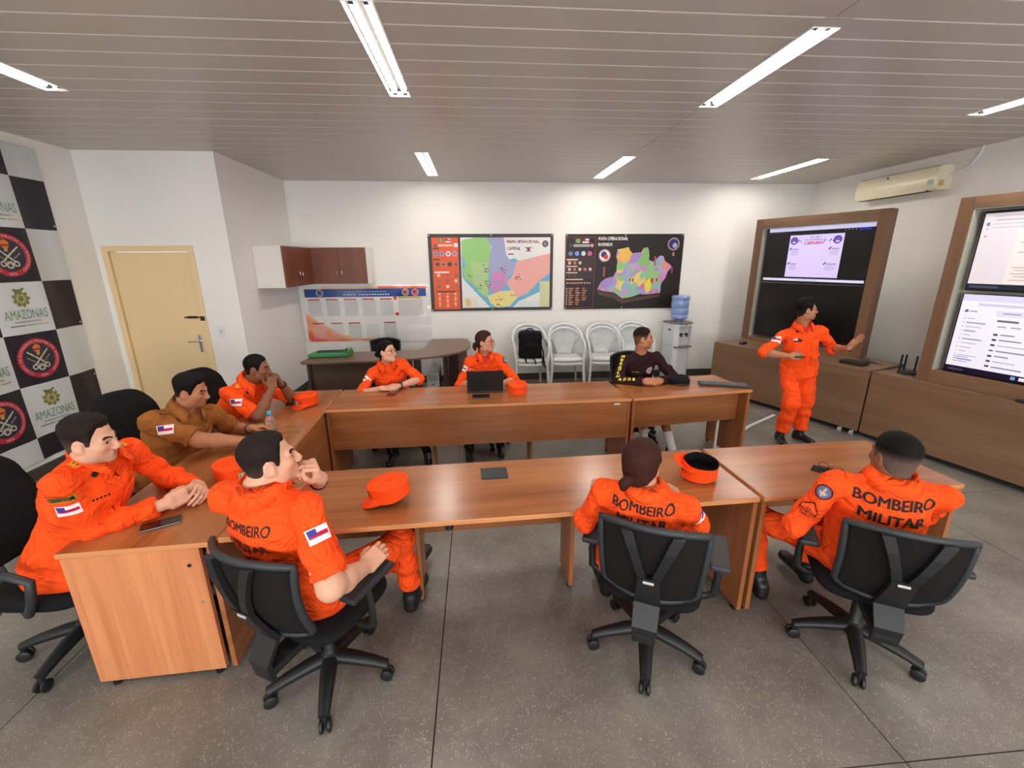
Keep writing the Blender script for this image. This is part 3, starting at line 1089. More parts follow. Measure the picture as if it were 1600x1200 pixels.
def person(sp):
    s = sp.get('s', 1.0)
    P_, N = V(sp['pelvis']), V(sp['neck'])
    U = nrm(N - P_)
    N = N + U * .05
    a = math.radians(sp['yaw'])
    f = V(math.cos(a), math.sin(a), 0)
    f = nrm(f - U * (f @ U))
    rt = np.cross(f, U)
    RC = np.array([rt, f, U])
    loc = V(P_[0], P_[1], 0)
    root = empty('person', loc)
    tag(root, sp['label'], 'person', 'people in the meeting')
    female = sp.get('female', False)
    hcn = V(sp['head'])
    HR = frame(*sp['hrot'])
    hs = sp.get('hs', .86 if female else .885)
    sw = (.160 if female else .182) * s * sp.get('wide', 1)
    fat = sp.get('fat', 1.0)
    SR = N + rt * sw - U * (.078 * s) + V(sp.get('shr', (0, 0, 0)))
    SL = N - rt * sw - U * (.078 * s) + V(sp.get('shl', (0, 0, 0)))
    ua, fa = .285 * s, .255 * s
    J = {}
    for sd, S in (('r', SR), ('l', SL)):
        arm = sp['arm_' + sd]
        E_, W = ik(S, arm['wrist'], ua, fa, arm['pole'])
        J[sd] = (S, E_, W, arm)
    # ---- body: head, neck, arms and hands in one skin
    h = sp.get('vox', .0055)
    B = Field()
    head_prims(B, hcn, HR, hs, female, sp.get('jaw', .9 if female else 1.0))
    nb = hcn + (HR[1] * -.018 + HR[2] * -.055) * hs
    nr = (.047 if female else .056) * s * sp.get('neckf', 1)
    B.cone(nb, N + f * -.005, nr, nr * 1.06, .03)
    B.cone(N - f * .01 - U * .085, N - U * .18, .06 * s, .08 * s, .04)
    for sd in 'rl':
        S, E_, W, arm = J[sd]
        B.cone(N - U * .11, S - U * .01, .045 * s, .034 * s, .04)
        af = sp.get('armf', .88 if female else 1.0) * s
        cov = arm.get('sleeve', sp.get('sleeve', 1.05))
        B.cone(S, S + (E_ - S) * .75, .034 * af, (.033 if cov >= 1 else .040) * af, .02)
        B.cone(S + (E_ - S) * .75, E_, (.033 if cov >= 1 else .045) * af, (.034 if cov >= 1 else .041) * af, .02)
        fd = nrm(W - E_)
        rm = (.036 if cov > 1.3 else .042) * af
        B.cone(E_, E_ + (W - E_) * .35, (.034 if cov >= 1 else .041) * af, rm, .025)
        B.cone(E_ + (W - E_) * .35, W + fd * .012, rm, .0265 * af, .02)
        hd = V(arm.get('dir', fd))
        hand_prims(B, W, hd, arm['back'], arm['thumb'], curl=arm.get('curl', .45), spread=arm.get('spread', .1), s=(.92 if female else 1.0) * s, thumb=arm.get('tc', .5), curls=arm.get('curls'))
    Pv, Fc = B.eval(h)
    q = (Pv - hcn) @ HR.T / hs
    skin = np.array(sp['skin'])
    col = np.tile(skin, (len(Pv), 1))
    inh = np.linalg.norm(q, axis=1) < .15
    def blend(mask, c_, a_):
        m = (mask * inh * a_)[:, None]
        return col * (1 - m) + np.array(c_) * m
    lip = smooth01(1 - np.abs(q[:, 0]) / .028) * smooth01(1.6 - np.abs(q[:, 2] + .066) / .009) * (q[:, 1] > .075)
    col = blend(lip, skin * np.array([.66, .38, .38]), .9)
    if not female:
        beard = smooth01((-.035 - q[:, 2]) / .03) * smooth01((q[:, 1] + .005) / .03) * (1 - lip) * (q[:, 2] > -.125)
        col = blend(beard, skin * .45, sp.get('beard', .28))
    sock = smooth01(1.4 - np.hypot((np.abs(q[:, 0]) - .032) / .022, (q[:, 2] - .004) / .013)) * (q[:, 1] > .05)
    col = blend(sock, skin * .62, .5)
    cheek = smooth01(1.3 - np.hypot((np.abs(q[:, 0]) - .045) / .025, (q[:, 2] + .028) / .025)) * (q[:, 1] > .03)
    col = blend(cheek, skin * np.array([1.02, .84, .80]), .5)
    meshobj('body', Pv, Fc, M_SKIN, root, True, loc, cols=col)
    bb = BVHTree.FromPolygons([tuple(p) for p in Pv], Fc.tolist())
    build_head_extras(root, loc, bb, hcn, HR, hs, sp['hair'], female, sp.get('glasses'))
    # ---- jacket or shirt
    cl = sp.get('cloth', M_ORANGE)
    cl2 = sp.get('cloth2', M_ORANGE2)
    T = Field()
    tw = sp.get('tw', 1.0) * s
    T.ell(N - U * .19 * s, V(.180 * tw, .122 * fat * s, .195 * s), RC, .05)
    T.ell(P_ + U * .17 * s + f * .01, V(.160 * tw, .132 * fat * s, .19 * s), RC, .08)
    T.ell(P_ + U * .02 * s, V(.180 * tw, .140 * fat * s, .13 * s), RC, .08)
    if female:
        for q_ in (-1, 1):
            T.ell(N - U * .20 * s + rt * q_ * .07 * s + f * .075 * s, V(.062, .05, .062) * s, RC, .05)
    T.cone(N - U * .055 * s - rt * .05, SR - U * .006, .060 * s, .050 * s, .05)
    T.cone(N - U * .055 * s + rt * .05, SL - U * .006, .060 * s, .050 * s, .05)
    T.cone(N - U * .09, N - U * .004, .085 * s, .066 * s, .03, cut_b=1.0)
    if sp.get('stand'):
        T.cone(P_ + U * .12, P_ - U * .16, .165 * s, .186 * s, .05, flat=(f, .80))
    slv = sp.get('sleeve', 1.05)
    sf = sp.get('slf', 1.0) * s
    for i, sd in enumerate('rl'):
        S, E_, W, arm = J[sd]
        sv = arm.get('sleeve', slv)
        fo = sp.get('fold', .006)
        if sv <= 1.0:
            T.cone(S, S + (E_ - S) * sv, .060 * sf, .066 * sf, .04, cut_b=1.0, fold=(fo, 9, 1.3 + i))
            T.cone(S + (E_ - S) * (sv - .14), S + (E_ - S) * sv, .068 * sf, .070 * sf, .008, cut_b=1.0, cut_a=0.0)
        else:
            T.cone(S, E_, .060 * sf, .062 * sf, .04, fold=(fo, 10, 1.3 + i))
            e2 = E_ + (W - E_) * (sv - 1.0)
            r2 = .062 + (.047 - .062) * (sv - 1.0)
            T.cone(E_, e2, .062 * sf, r2 * sf, .03, cut_b=1.0, fold=(fo, 16 * max(sv - 1, .3), 2.3 + i))
            d_ = nrm(W - E_)
            T.cone(e2 - d_ * .06 * s, e2, (r2 + .003) * sf, (r2 + .005) * sf, .006, cut_b=1.0, cut_a=0.0)
    sh_name = sp.get('cloth_name', 'jacket')
    def hemcut(D, X, Y, Z):
        return np.maximum(D, (P_[2] - .085 - Z) + 0 * X + 0 * Y).astype(np.float32)
    Pt, Ft = T.eval(sp.get('tvox', .009), noise=(sp.get('wr', .012), 16, sp.get('seed', 1)), post=hemcut if sp.get('stand') else None)
    meshobj(sh_name, Pt, Ft, cl, root, True, loc)
    tb = BVHTree.FromPolygons([tuple(p) for p in Pt], Ft.tolist())
    # ---- trousers and boots
    G = Field()
    tr = sp.get('trousers', M_ORANGE)
    hipw = .092 * s
    bag = 1.28 if sp.get('stand') else 1.0
    G.ell(P_ + V(0, 0, -.005), V(.165 * tw, .13 * fat, .115) * s, RC, .05)
    lg = {}
    for i, (sd, q_) in enumerate((('r', 1), ('l', -1))):
        Hp = P_ + rt * q_ * hipw - U * .01
        leg = sp['leg_' + sd]
        K, A = ik(Hp, leg['ankle'], .43 * s, .42 * s, leg['pole'])
        lg[sd] = (Hp, K, A, leg)
        G.cone(Hp, K, .092 * s * (1 + (bag - 1) * .6), .072 * s * bag, .04, fold=(.008, 8, i))
        end = sp.get('trouser_end', .80)
        G.cone(K, K + (A - K) * end, .072 * s * bag, .062 * s * bag, .03, cut_b=1.0, fold=(.009, 13, 1 + i))
    Pg, Fg = G.eval(.011, noise=(.008, 17, 5))
    meshobj('trousers', Pg, Fg, tr, root, True, loc)
    for sd in 'rl':
        Hp, K, A, leg = lg[sd]
        b_ = Field()
        toe = nrm(V(leg.get('toe', f)) * V(1, 1, 0))
        A0 = V(A[0], A[1], max(A[2], .075))
        if sp.get('shoe', 'boot') == 'boot':
            b_.cone(K + (A - K) * .62, A0, .050 * s, .046 * s, .02, cut_a=0.0)
        else:
            g_ = Field()
            g_.cone(K, A0, .052 * s, .036 * s, .02)
            pv, fv = g_.eval(.009)
            meshobj('lower_leg', pv, fv, M_SKIN, root, True, loc, cols=np.tile(skin, (len(pv), 1)))
            g_ = Field(); g_.cone(K + (A - K) * .55, A0, .047 * s, .041 * s, .02, cut_a=0.0)
            pv, fv = g_.eval(.008)
            meshobj('sock', pv, fv, M_SOCK, root, True, loc)
        b_.cone(A0 - toe * .03, A0 - toe * .035 + V(0, 0, -.045), .042 * s, .042 * s, .02)
        b_.cone(A0 + V(0, 0, -.03) + toe * .02, A0 + toe * .165 * s + V(0, 0, -.042), .042 * s, .036 * s, .025)
        zf = A0[2] - .072
        pv, fv = b_.eval(.008, post=lambda D, X, Y, Z: np.maximum(D, (zf - Z) + 0 * X + 0 * Y).astype(np.float32))
        meshobj('boot' if sp.get('shoe', 'boot') == 'boot' else 'shoe', pv, fv, M_LEATHER, root, True, loc)
    if sp.get('stand'):
        m = MB()
        def sk(u, v):
            a_ = 2 * math.pi * u
            w_ = 1 + .02 * math.sin(5 * a_ + 1) * v
            return tuple(P_ + U * (.03 - .135 * v) + rt * math.cos(a_) * (.172 + .018 * v) * tw * w_ + f * math.sin(a_) * (.140 + .022 * v) * fat * s * w_)
        m.grid(sk, 40, 6)
        solidify(meshobj('jacket_skirt', m.v, m.f, cl, root, True, loc), .006, 0)
    info = dict(root=root, loc=loc, bvh=tb, body=bb, f=f, rt=rt, U=U, N=N, P=P_, J=J, s=s, head=hcn, HR=HR, cl=cl, cl2=cl2, RC=RC)
    if sp.get('collar', True):
        add_collar(info, sp)
    return info

def add_collar(I, sp):
    N, f, rt, U, s = I['N'], I['f'], I['rt'], I['U'], I['s']
    ax = nrm(I['head'] - I['HR'][1] * .02 - N)
    n = 28
    rows = [[], [], []]
    op = sp.get('collar_open', .32)
    for i in range(n + 1):
        t = -math.pi * (1 - op * .5) + (2 - op) * math.pi * i / n       # 0 = nape
        d = -f * math.cos(t) + rt * math.sin(t)
        fr = (1 - math.cos(t)) / 2                                    # 0 nape .. 1 throat
        r0 = (.063 if sp.get('female') else .070) * s
        top = N + ax * (.062 - .028 * fr) * s + d * (r0 + .006) + f * (.012 * fr)
        inn = N + ax * (-.004) * s + d * (r0 + .004) + f * (.01 * fr)
        tip = smooth01((fr - .72) / .2)
        out = N + ax * (-.004 - .035 * tip - .012 * fr) * s + d * (r0 + .032 + .010 * fr) + f * (.018 * fr + .012 * tip)
        rows[0].append(inn); rows[1].append(top); rows[2].append(out)
    vs = rows[0] + rows[1] + rows[2]
    m = n + 1
    fs = [(a * m + i, a * m + i + 1, (a + 1) * m + i + 1, (a + 1) * m + i) for a in (0, 1) for i in range(n)]
    o = meshobj('collar', vs, fs, I['cl'], I['root'], True, I['loc'])
    solidify(o, .004, 0)

def uniform(I, flag=True, front=True, back=False, epaul=True, rank=None, collar_pin=True, left_arm=None, nametag=True, under=None, hem=True):
    """pockets, flaps, insignia of the fire-brigade uniform"""
    N, f, rt, U, s, tb, loc, root, cl2 = (I[k] for k in ('N', 'f', 'rt', 'U', 's', 'bvh', 'loc', 'root', 'cl2'))
    for sd, q in (('r', 1), ('l', -1)):
        S, E_, W, arm = I['J'][sd]
        if epaul:
            c = N * .40 + S * .60 + U * .05
            o = patch('epaulette', tb, c, U, nrm(S - N), .048 * s, .105 * s, loc, root, mat=cl2, thick=.006, nx=4, ny=6)
            if rank:
                patch('rank_badge', tb, c, U, nrm(S - N), .036 * s, .065 * s, loc, root, colfn=rank, nx=12, ny=16, lift=.0095)
        if front:
            patch('pocket', tb, N - U * .205 * s + rt * q * .083 * s, f, U, .105 * s, .11 * s, loc, root, mat=cl2, thick=.005, nx=6, ny=6)
            patch('pocket_flap', tb, N - U * .165 * s + rt * q * .083 * s, f, U, .112 * s, .042 * s, loc, root, mat=I['cl'], thick=.009, nx=6, ny=3)
        if collar_pin:
            o = patch('collar_pin', tb, N + f * .02 + rt * q * .085 * s - U * .055, nrm(f + U * .5), U, .026, .026, loc, root, colfn=lambda u, v: srgb(34, 30, 28) if math.hypot(u - .5, v - .5) < .5 else None, nx=7, ny=7, lift=.012)
        if nametag and front:
            patch('name_tape', tb, N - U * .128 * s + rt * q * .083 * s, f, U, .075 * s, .014 * s, loc, root, colfn=(lambda u, v: srgb(30, 20, 18) if .2 < v < .8 and int(u * 15) % 3 else C_ORANGE), nx=15, ny=4, lift=.003)
    if front:
        patch('placket', tb, N - U * .30 * s, f, U, .036 * s, .36 * s, loc, root, mat=cl2, thick=.004, nx=2, ny=14)
        if under:
            patch('undershirt', tb, N - U * .035 * s, nrm(f + U * .3), U, .085 * s, .11 * s, loc, root, mat=under, lift=.006, nx=6, ny=8, taper=.15)
    if flag:
        S, E_, W, arm = I['J']['r']
        ad = nrm(E_ - S)
        out = V(flag) if not isinstance(flag, bool) else rt
        patch('flag_patch', tb, S + (E_ - S) * .36, nrm(out - ad * (out @ ad)), V(0, 0, 1), .082, .056, loc, root, colfn=flag_border, nx=18, ny=14, lift=.004)
    if left_arm:
        S, E_, W, arm = I['J']['l']
        ad = nrm(E_ - S)
        out = V(left_arm)
        out = nrm(out - ad * (out @ ad))
        patch('arm_emblem', tb, S + (E_ - S) * .18, out, -ad, .07, .07, loc, root, colfn=emblem_round(), nx=16, ny=16, lift=.004)
    if back:
        c = N - f * .1 - U * back[0] * s
        wrap_text('back_lettering', 'BOMBEIRO', tb, c, -f, U, back[1], back[2], loc, root, M_INK, bold=back[3])
        wrap_text('back_lettering', 'MILITAR', tb, c - U * back[4], -f, U, back[1], back[2] * .82, loc, root, M_INK, bold=back[3])

def watch(I, sd, mat=None, t=.93, r=.031):
    S, E_, W, arm = I['J'][sd]
    c = E_ + (W - E_) * t
    d = nrm(W - E_)
    a = nrm(np.cross(d, [.2, .3, .93])); b = np.cross(d, a)
    m = MB()
    m.tube([c + (a * math.cos(x) + b * math.sin(x)) * r for x in [2 * math.pi * i / 16 for i in range(17)]], .006, 6, cap=False, flat=1.6)
    bk = nrm(arm['back'])
    o = meshobj('watch', m.v, m.f, mat or M_BLACKP, I['root'], True, I['loc'])
    m = MB(); m.lathe([(.017, 0), (.019, .003), (.019, .008), (.015, .010)], 14)
    z = Vector(nrm(bk - d * (bk @ d)))
    Mx = z.to_track_quat('Z', 'Y').to_matrix()
    vs = [tuple(Mx @ Vector(p) + Vector(c) + z * (r - .004)) for p in m.v]
    meshobj('watch_face', vs, m.f, mat or M_BLACKP, I['root'], False, I['loc'])
BROWNHAIR, BLACKHAIR, DARKHAIR = srgb(46, 34, 28), srgb(18, 15, 15), srgb(34, 26, 23)
SK_LIGHT, SK_MED, SK_TAN, SK_DARK = srgb(214, 160, 132), srgb(196, 140, 110), srgb(176, 118, 86), srgb(134, 86, 62)

# man in orange at the near end of the left table
I1 = person(dict(label='man in orange with hands clasped at the near end of the left table',
    pelvis=(-2.03, 1.99, .56), neck=(-1.775, 1.975, 1.065), shr=(.015, .015, .015), shl=(.01, 0, .01), s=1.05, yaw=-4, head=(-1.70, 1.90, 1.21), hrot=(10, -8, 4), skin=SK_LIGHT, fat=1.12, tw=1.04, wide=1.0,
    hair=dict(col=DARKHAIR, top=.014, side=.003, front=.006, fade=.75, fadecol=srgb(98, 76, 64), fz=(-.06, .05), recede=.016),
    arm_r=dict(wrist=(-1.565, 2.045, .80), pole=(-1, -.45, -.5), dir=(.62, .75, .12), back=(.5, -.6, .62), thumb=(-.3, .5, .9), curl=.55, sleeve=1.88),
    arm_l=dict(wrist=(-1.515, 2.215, .805), pole=(-.3, .8, -.9), dir=(.65, -.72, .1), back=(.5, .6, .6), thumb=(-.3, -.5, .9), curl=.6, sleeve=1.93),
    leg_r=dict(ankle=(-1.62, 1.96, .09), pole=(1, 0, .4), toe=(1, 0, 0)), leg_l=dict(ankle=(-1.62, 2.2, .09), pole=(1, 0, .4), toe=(1, 0, 0)),
    beard=.3, vox=.0048, tvox=.0075, seed=3))

# man in brown, second along the left table
I2 = person(dict(label='heavy man in brown uniform leaning on the left table beside a water bottle',
    pelvis=(-2.16, 2.86, .56), neck=(-1.93, 2.84, 1.0), yaw=-24, head=(-1.855, 2.845, 1.155), hrot=(4, -14, 4), skin=SK_TAN, fat=1.32, tw=1.16, wide=1.06, cloth=M_BROWN, cloth2=M_BROWN2, cloth_name='shirt',
    hair=dict(col=BLACKHAIR, top=.015, side=.004, front=.005, fade=.6, fadecol=srgb(70, 54, 46), fz=(-.06, .02)),
    arm_r=dict(wrist=(-1.555, 2.815, .80), pole=(-.2, -.9, -.8), dir=(.85, .5, .0), back=(.2, -.3, .9), thumb=(-.4, .8, .2), curl=.3, sleeve=.88),
    arm_l=dict(wrist=(-1.645, 3.06, .80), pole=(-.3, .9, -.8), dir=(.95, .15, .05), back=(.1, .5, .8), thumb=(0, -.9, .4), curl=.5, sleeve=.88), armf=1.12,
    leg_r=dict(ankle=(-1.70, 2.80, .09), pole=(1, 0, .4), toe=(1, 0, 0)), leg_l=dict(ankle=(-1.70, 3.05, .09), pole=(1, 0, .4), toe=(1, 0, 0)),
    trousers=M_BROWN, beard=.35, vox=.0052, tvox=.008, seed=4, neckf=1.1, jaw=1.06, slf=1.12))

# man in orange at the far end of the left table
I3 = person(dict(label='man in orange resting chin on clasped hands at the far end of the left table',
    pelvis=(-2.17, 3.62, .56), neck=(-1.885, 3.57, .972), yaw=-16, head=(-1.785, 3.565, 1.125), hrot=(6, -6, 0), skin=SK_DARK, fat=1.08,
    hair=dict(col=BLACKHAIR, top=.007, side=.003, fade=.5, fadecol=srgb(60, 44, 36), fz=(-.06, .03)),
    arm_r=dict(wrist=(-1.675, 3.52, .965), pole=(.5, -.5, -1), dir=(-.05, .35, .95), back=(.75, -.6, .1), thumb=(-.8, .2, .2), curl=.75, sleeve=.86),
    arm_l=dict(wrist=(-1.665, 3.66, .965), pole=(.5, .6, -1), dir=(-.05, -.4, .9), back=(.75, .6, .1), thumb=(-.8, -.2, .2), curl=.75, sleeve=.86),
    leg_r=dict(ankle=(-1.72, 3.55, .09), pole=(1, 0, .4), toe=(1, 0, 0)), leg_l=dict(ankle=(-1.72, 3.8, .09), pole=(1, 0, .4), toe=(1, 0, 0)),
    vox=.0055, seed=5))

# man in the front row with a hand to his mouth
I4 = person(dict(label='man in orange holding a hand to his mouth, back to the camera on the left',
    pelvis=(-.79, 1.70, .56), neck=(-.845, 1.575, 1.065), s=1.05, shr=(-.02, 0, .03), shl=(-.01, .0, .0), yaw=66, head=(-.805, 1.585, 1.225), hrot=(28, 6, 2), skin=SK_LIGHT, fat=1.14, tw=1.16, wide=1.14,
    hair=dict(col=DARKHAIR, top=.009, side=.003, front=.003, fade=.6, fadecol=srgb(84, 66, 56), fz=(-.07, .04), recede=.022),
    arm_r=dict(wrist=(-.505, 1.605, .705), pole=(.1, -.9, -.3), dir=(.45, .85, .1), back=(.5, -.2, .8), thumb=(-.6, .4, .3), curl=.35, sleeve=.90),
    arm_l=dict(wrist=(-.680, 1.70, 1.07), pole=(-.2, .7, -1), dir=(.0, -.35, .95), back=(.85, .45, .2), thumb=(-.6, -.5, .2), curl=.95, tc=.7, sleeve=.9), armf=1.08,
    leg_r=dict(ankle=(-.42, 2.13, .10), pole=(.35, .35, 1), toe=(.2, .95, 0)), leg_l=dict(ankle=(-.42, 2.42, .10), pole=(.2, .3, 1), toe=(.3, .9, 0)),
    beard=.22, vox=.0046, tvox=.0075, seed=6, fold=.008))

# woman in the front row
I5 = person(dict(label='woman in orange with a low brown ponytail, back to the camera', female=True, s=.95,
    pelvis=(.72, 1.72, .54), neck=(.685, 1.60, .975), shr=(0, 0, .015), shl=(0, 0, .015), yaw=66, head=(.665, 1.61, 1.125), hrot=(52, -4, 0), skin=SK_MED, tw=1.02, wide=1.12,
    hair=dict(col=srgb(58, 30, 24), top=.014, side=.012, tail=[([(0, -.095, -.03), (-.022, -.122, -.042), (-.038, -.128, -.066), (-.04, -.118, -.092), (-.036, -.11, -.104)], [.016, .027, .028, .018, .006])]),
    arm_r=dict(wrist=(.98, 1.92, .80), pole=(.6, -.2, -1), dir=(-.3, .9, 0), back=(0, 0, 1), thumb=(-1, 0, 0), curl=.25, sleeve=1.1),
    arm_l=dict(wrist=(.60, 2.02, .79), pole=(-.5, -.2, -1), dir=(.4, .9, 0), back=(0, 0, 1), thumb=(1, 0, 0), curl=.25, sleeve=1.1),
    leg_r=dict(ankle=(.95, 2.15, .10), pole=(0, 1, .5), toe=(0, 1, 0)), leg_l=dict(ankle=(.72, 2.15, .10), pole=(0, 1, .5), toe=(0, 1, 0)),
    vox=.0052, tvox=.0078, seed=7, collar_open=.5))

# man in the front row on the right
I6 = person(dict(label='man in orange with a faded haircut, back to the camera on the right',
    pelvis=(1.85, 1.71, .54), neck=(1.795, 1.59, .965), shr=(0, 0, .02), shl=(0, 0, .02), yaw=66, head=(1.79, 1.60, 1.115), hrot=(82, 2, 0), skin=SK_DARK, fat=1.1, tw=1.05, wide=1.1,
    hair=dict(col=BLACKHAIR, top=.012, side=.003, fade=.92, fadecol=srgb(104, 86, 76), fz=(.0, .066)),
    arm_r=dict(wrist=(2.10, 1.94, .79), pole=(.6, -.5, -1), dir=(-.3, .9, 0), back=(0, 0, 1), thumb=(-1, 0, 0), curl=.25, sleeve=1.05),
    arm_l=dict(wrist=(1.70, 1.90, .68), pole=(-1, -.5, -.5), dir=(.5, .85, 0), back=(0, 0, 1), thumb=(1, 0, 0), curl=.3, sleeve=1.05),
    leg_r=dict(ankle=(1.98, 2.15, .10), pole=(0, 1, .5), toe=(0, 1, 0)), leg_l=dict(ankle=(1.62, 2.05, .10), pole=(-.5, 1, .5), toe=(0, 1, 0)),
    vox=.0052, tvox=.0078, seed=8))

# woman with glasses behind the far table
I7 = person(dict(label='woman in orange with dark tied hair leaning both arms on the far table', female=True, s=.95,
    pelvis=(-.90, 4.58, .54), neck=(-.93, 4.385, .925), yaw=-72, head=(-.905, 4.315, 1.085), hrot=(-24, 8, -8), skin=SK_LIGHT, glasses='round',
    hair=dict(col=BLACKHAIR, top=.012, side=.010, tail=[([(0, -.10, .0), (0, -.13, -.005), (0, -.145, -.03), (0, -.13, -.05)], [.02, .032, .03, .012])]),
    arm_r=dict(wrist=(-.95, 4.10, .775), pole=(-.9, .1, -.4), dir=(.95, -.1, .0), back=(.1, -.3, .95), thumb=(.1, .9, 0), curl=.2, sleeve=1.05),
    arm_l=dict(wrist=(-.78, 4.13, .785), pole=(.9, -.1, -.4), dir=(-.95, -.1, .0), back=(-.1, -.3, .95), thumb=(0, .9, 0), curl=.2, sleeve=1.05),
    leg_r=dict(ankle=(-.90, 4.10, .09), pole=(0, -1, .4), toe=(0, -1, 0)), leg_l=dict(ankle=(-.55, 4.12, .09), pole=(0, -1, .4), toe=(.2, -1, 0)),
    trousers=M_ORANGE, seed=9))

# woman behind the laptop
I8 = person(dict(label='woman in orange with glasses and a brown ponytail sitting behind the laptop', female=True, s=.95,
    pelvis=(.05, 4.56, .55), neck=(.062, 4.40, .98), yaw=-84, head=(.066, 4.345, 1.16), hrot=(-22, 2, -3), skin=SK_MED, glasses='round',
    hair=dict(col=srgb(58, 34, 26), top=.012, side=.010, tail=[([(0, -.10, -.02), (-.005, -.13, -.03), (-.01, -.14, -.07), (-.01, -.13, -.11)], [.018, .028, .026, .008])]),
    arm_r=dict(wrist=(.0, 4.17, .80), pole=(-.9, .3, -.6), dir=(.7, -.5, 0), back=(0, 0, 1), thumb=(.6, .6, 0), curl=.25, sleeve=1.1),
    arm_l=dict(wrist=(.20, 4.12, .78), pole=(.9, .3, -.6), dir=(.1, -1, 0), back=(0, 0, 1), thumb=(-1, 0, 0), curl=.25, sleeve=1.15),
    leg_r=dict(ankle=(-.12, 4.15, .09), pole=(0, -1, .4), toe=(0, -1, 0)), leg_l=dict(ankle=(.2, 4.2, .09), pole=(0, -1, .4), toe=(0, -1, 0)),
    seed=10))

# man in dark maroon behind the far right table
I9 = person(dict(label='man in a dark maroon long-sleeved top with yellow lettering at the far table',
    pelvis=(1.72, 4.52, .55), neck=(1.685, 4.345, .975), yaw=-90, head=(1.685, 4.30, 1.17), hrot=(-18, 0, 0), skin=SK_TAN, cloth=M_MAROON, cloth2=M_MAROON, cloth_name='sweater', wide=.98,
    hair=dict(col=srgb(30, 22, 18), top=.010, side=.003, fade=.9, fadecol=srgb(118, 82, 62), fz=(.0, .062)),
    arm_r=dict(wrist=(1.62, 4.03, .79), pole=(-1, .35, -.35), dir=(.9, -.3, .05), back=(.2, -.7, .6), thumb=(0, .3, .9), curl=.6, sleeve=1.95),
    arm_l=dict(wrist=(1.80, 4.05, .785), pole=(.9, .1, -.5), dir=(-.9, -.3, .05), back=(-.2, -.7, .6), thumb=(0, .3, .9), curl=.6, sleeve=1.95),
    leg_r=dict(ankle=(1.70, 4.10, .09), pole=(0, -1, .4), toe=(0, -1, 0)), leg_l=dict(ankle=(1.93, 3.93, .09), pole=(0, -1, .4), toe=(.3, -1, 0)),
    trousers=M_BLACKC, trouser_end=.12, shoe='shoe', collar=False, seed=11))

# the presenter
I10 = person(dict(label='standing presenter in orange uniform and glasses gesturing towards the screens', s=.93, stand=True,
    pelvis=(3.36, 4.22, .875), neck=(3.30, 4.18, 1.245), yaw=-100, head=(3.275, 4.14, 1.455), hrot=(-16, 4, 0), hs=.86, skin=SK_TAN, glasses='rect', wide=1.05, fat=1.05,
    hair=dict(col=BLACKHAIR, top=.020, side=.005, front=.010, fade=.5, fadecol=srgb(60, 46, 40), fz=(-.06, .02)),
    arm_r=dict(wrist=(3.09, 4.02, 1.01), pole=(-.9, .4, -.5), dir=(.9, -.35, .1), back=(-.1, -.9, .3), thumb=(0, 0, 1), curl=.55, sleeve=1.12),
    arm_l=dict(wrist=(3.60, 3.92, 1.10), pole=(.7, .3, -.8), dir=(.45, -.15, .6), back=(-.1, .95, .25), thumb=(-.75, 0, .65), curl=.08, spread=.3, tc=.0, sleeve=1.12),
    leg_r=dict(ankle=(3.27, 4.20, .09), pole=(0, -1, 0), toe=(-.35, -1, 0)), leg_l=dict(ankle=(3.50, 4.21, .09), pole=(.1, -1, 0), toe=(.25, -1, 0)),
    trouser_end=.86, seed=12, beard=.15))
# --- dress
# ---- uniforms
uniform(I1, flag=(.3, -1, .35), rank=rank_gold)
S_, E__, W_, a_ = I1['J']['r']
_ad = nrm(E__ - S_); _out = V(.15, -1, .5)
patch('arm_tab', I1['bvh'], S_ + (E__ - S_) * .12, nrm(_out - _ad * (_out @ _ad)), -_ad, .11, .06, I1['loc'], I1['root'], colfn=arc_tab, nx=26, ny=14, lift=.005)
uniform(I2, flag=(.45, -1, .25), rank=None, nametag=False)
uniform(I3, flag=(.2, -1, .2), rank=rank_gold)
uniform(I4, flag=(.75, -.8, .2), front=False, back=(.105, .036, .215, .018, .072), rank=None)
uniform(I5, flag=(.95, -.3, .1), front=False, back=(.066, .043, .25, .03, .064))
uniform(I6, flag=False, front=False, back=(.075, .044, .29, .04, .070), left_arm=(-.8, -.6, .3))
S_, E__, W_, a_ = I6['J']['l']
_ad = nrm(E__ - S_); _out = V(-.75, -.65, .3)
patch('rank_chevron', I6['bvh'], S_ + (E__ - S_) * .55, nrm(_out - _ad * (_out @ _ad)), -_ad, .085, .085, I6['loc'], I6['root'], colfn=chevron, nx=22, ny=22, lift=.004)
uniform(I7, flag=(-.8, -.6, .3)); uniform(I8, flag=(-.85, -.5, .2), left_arm=(.85, -.5, .1), under=M_RED)
uniform(I10, flag=(-.8, -.6, .2), under=M_RED)
watch(I2, 'l'); watch(I4, 'l'); watch(I7, 'l'); watch(I3, 'l')

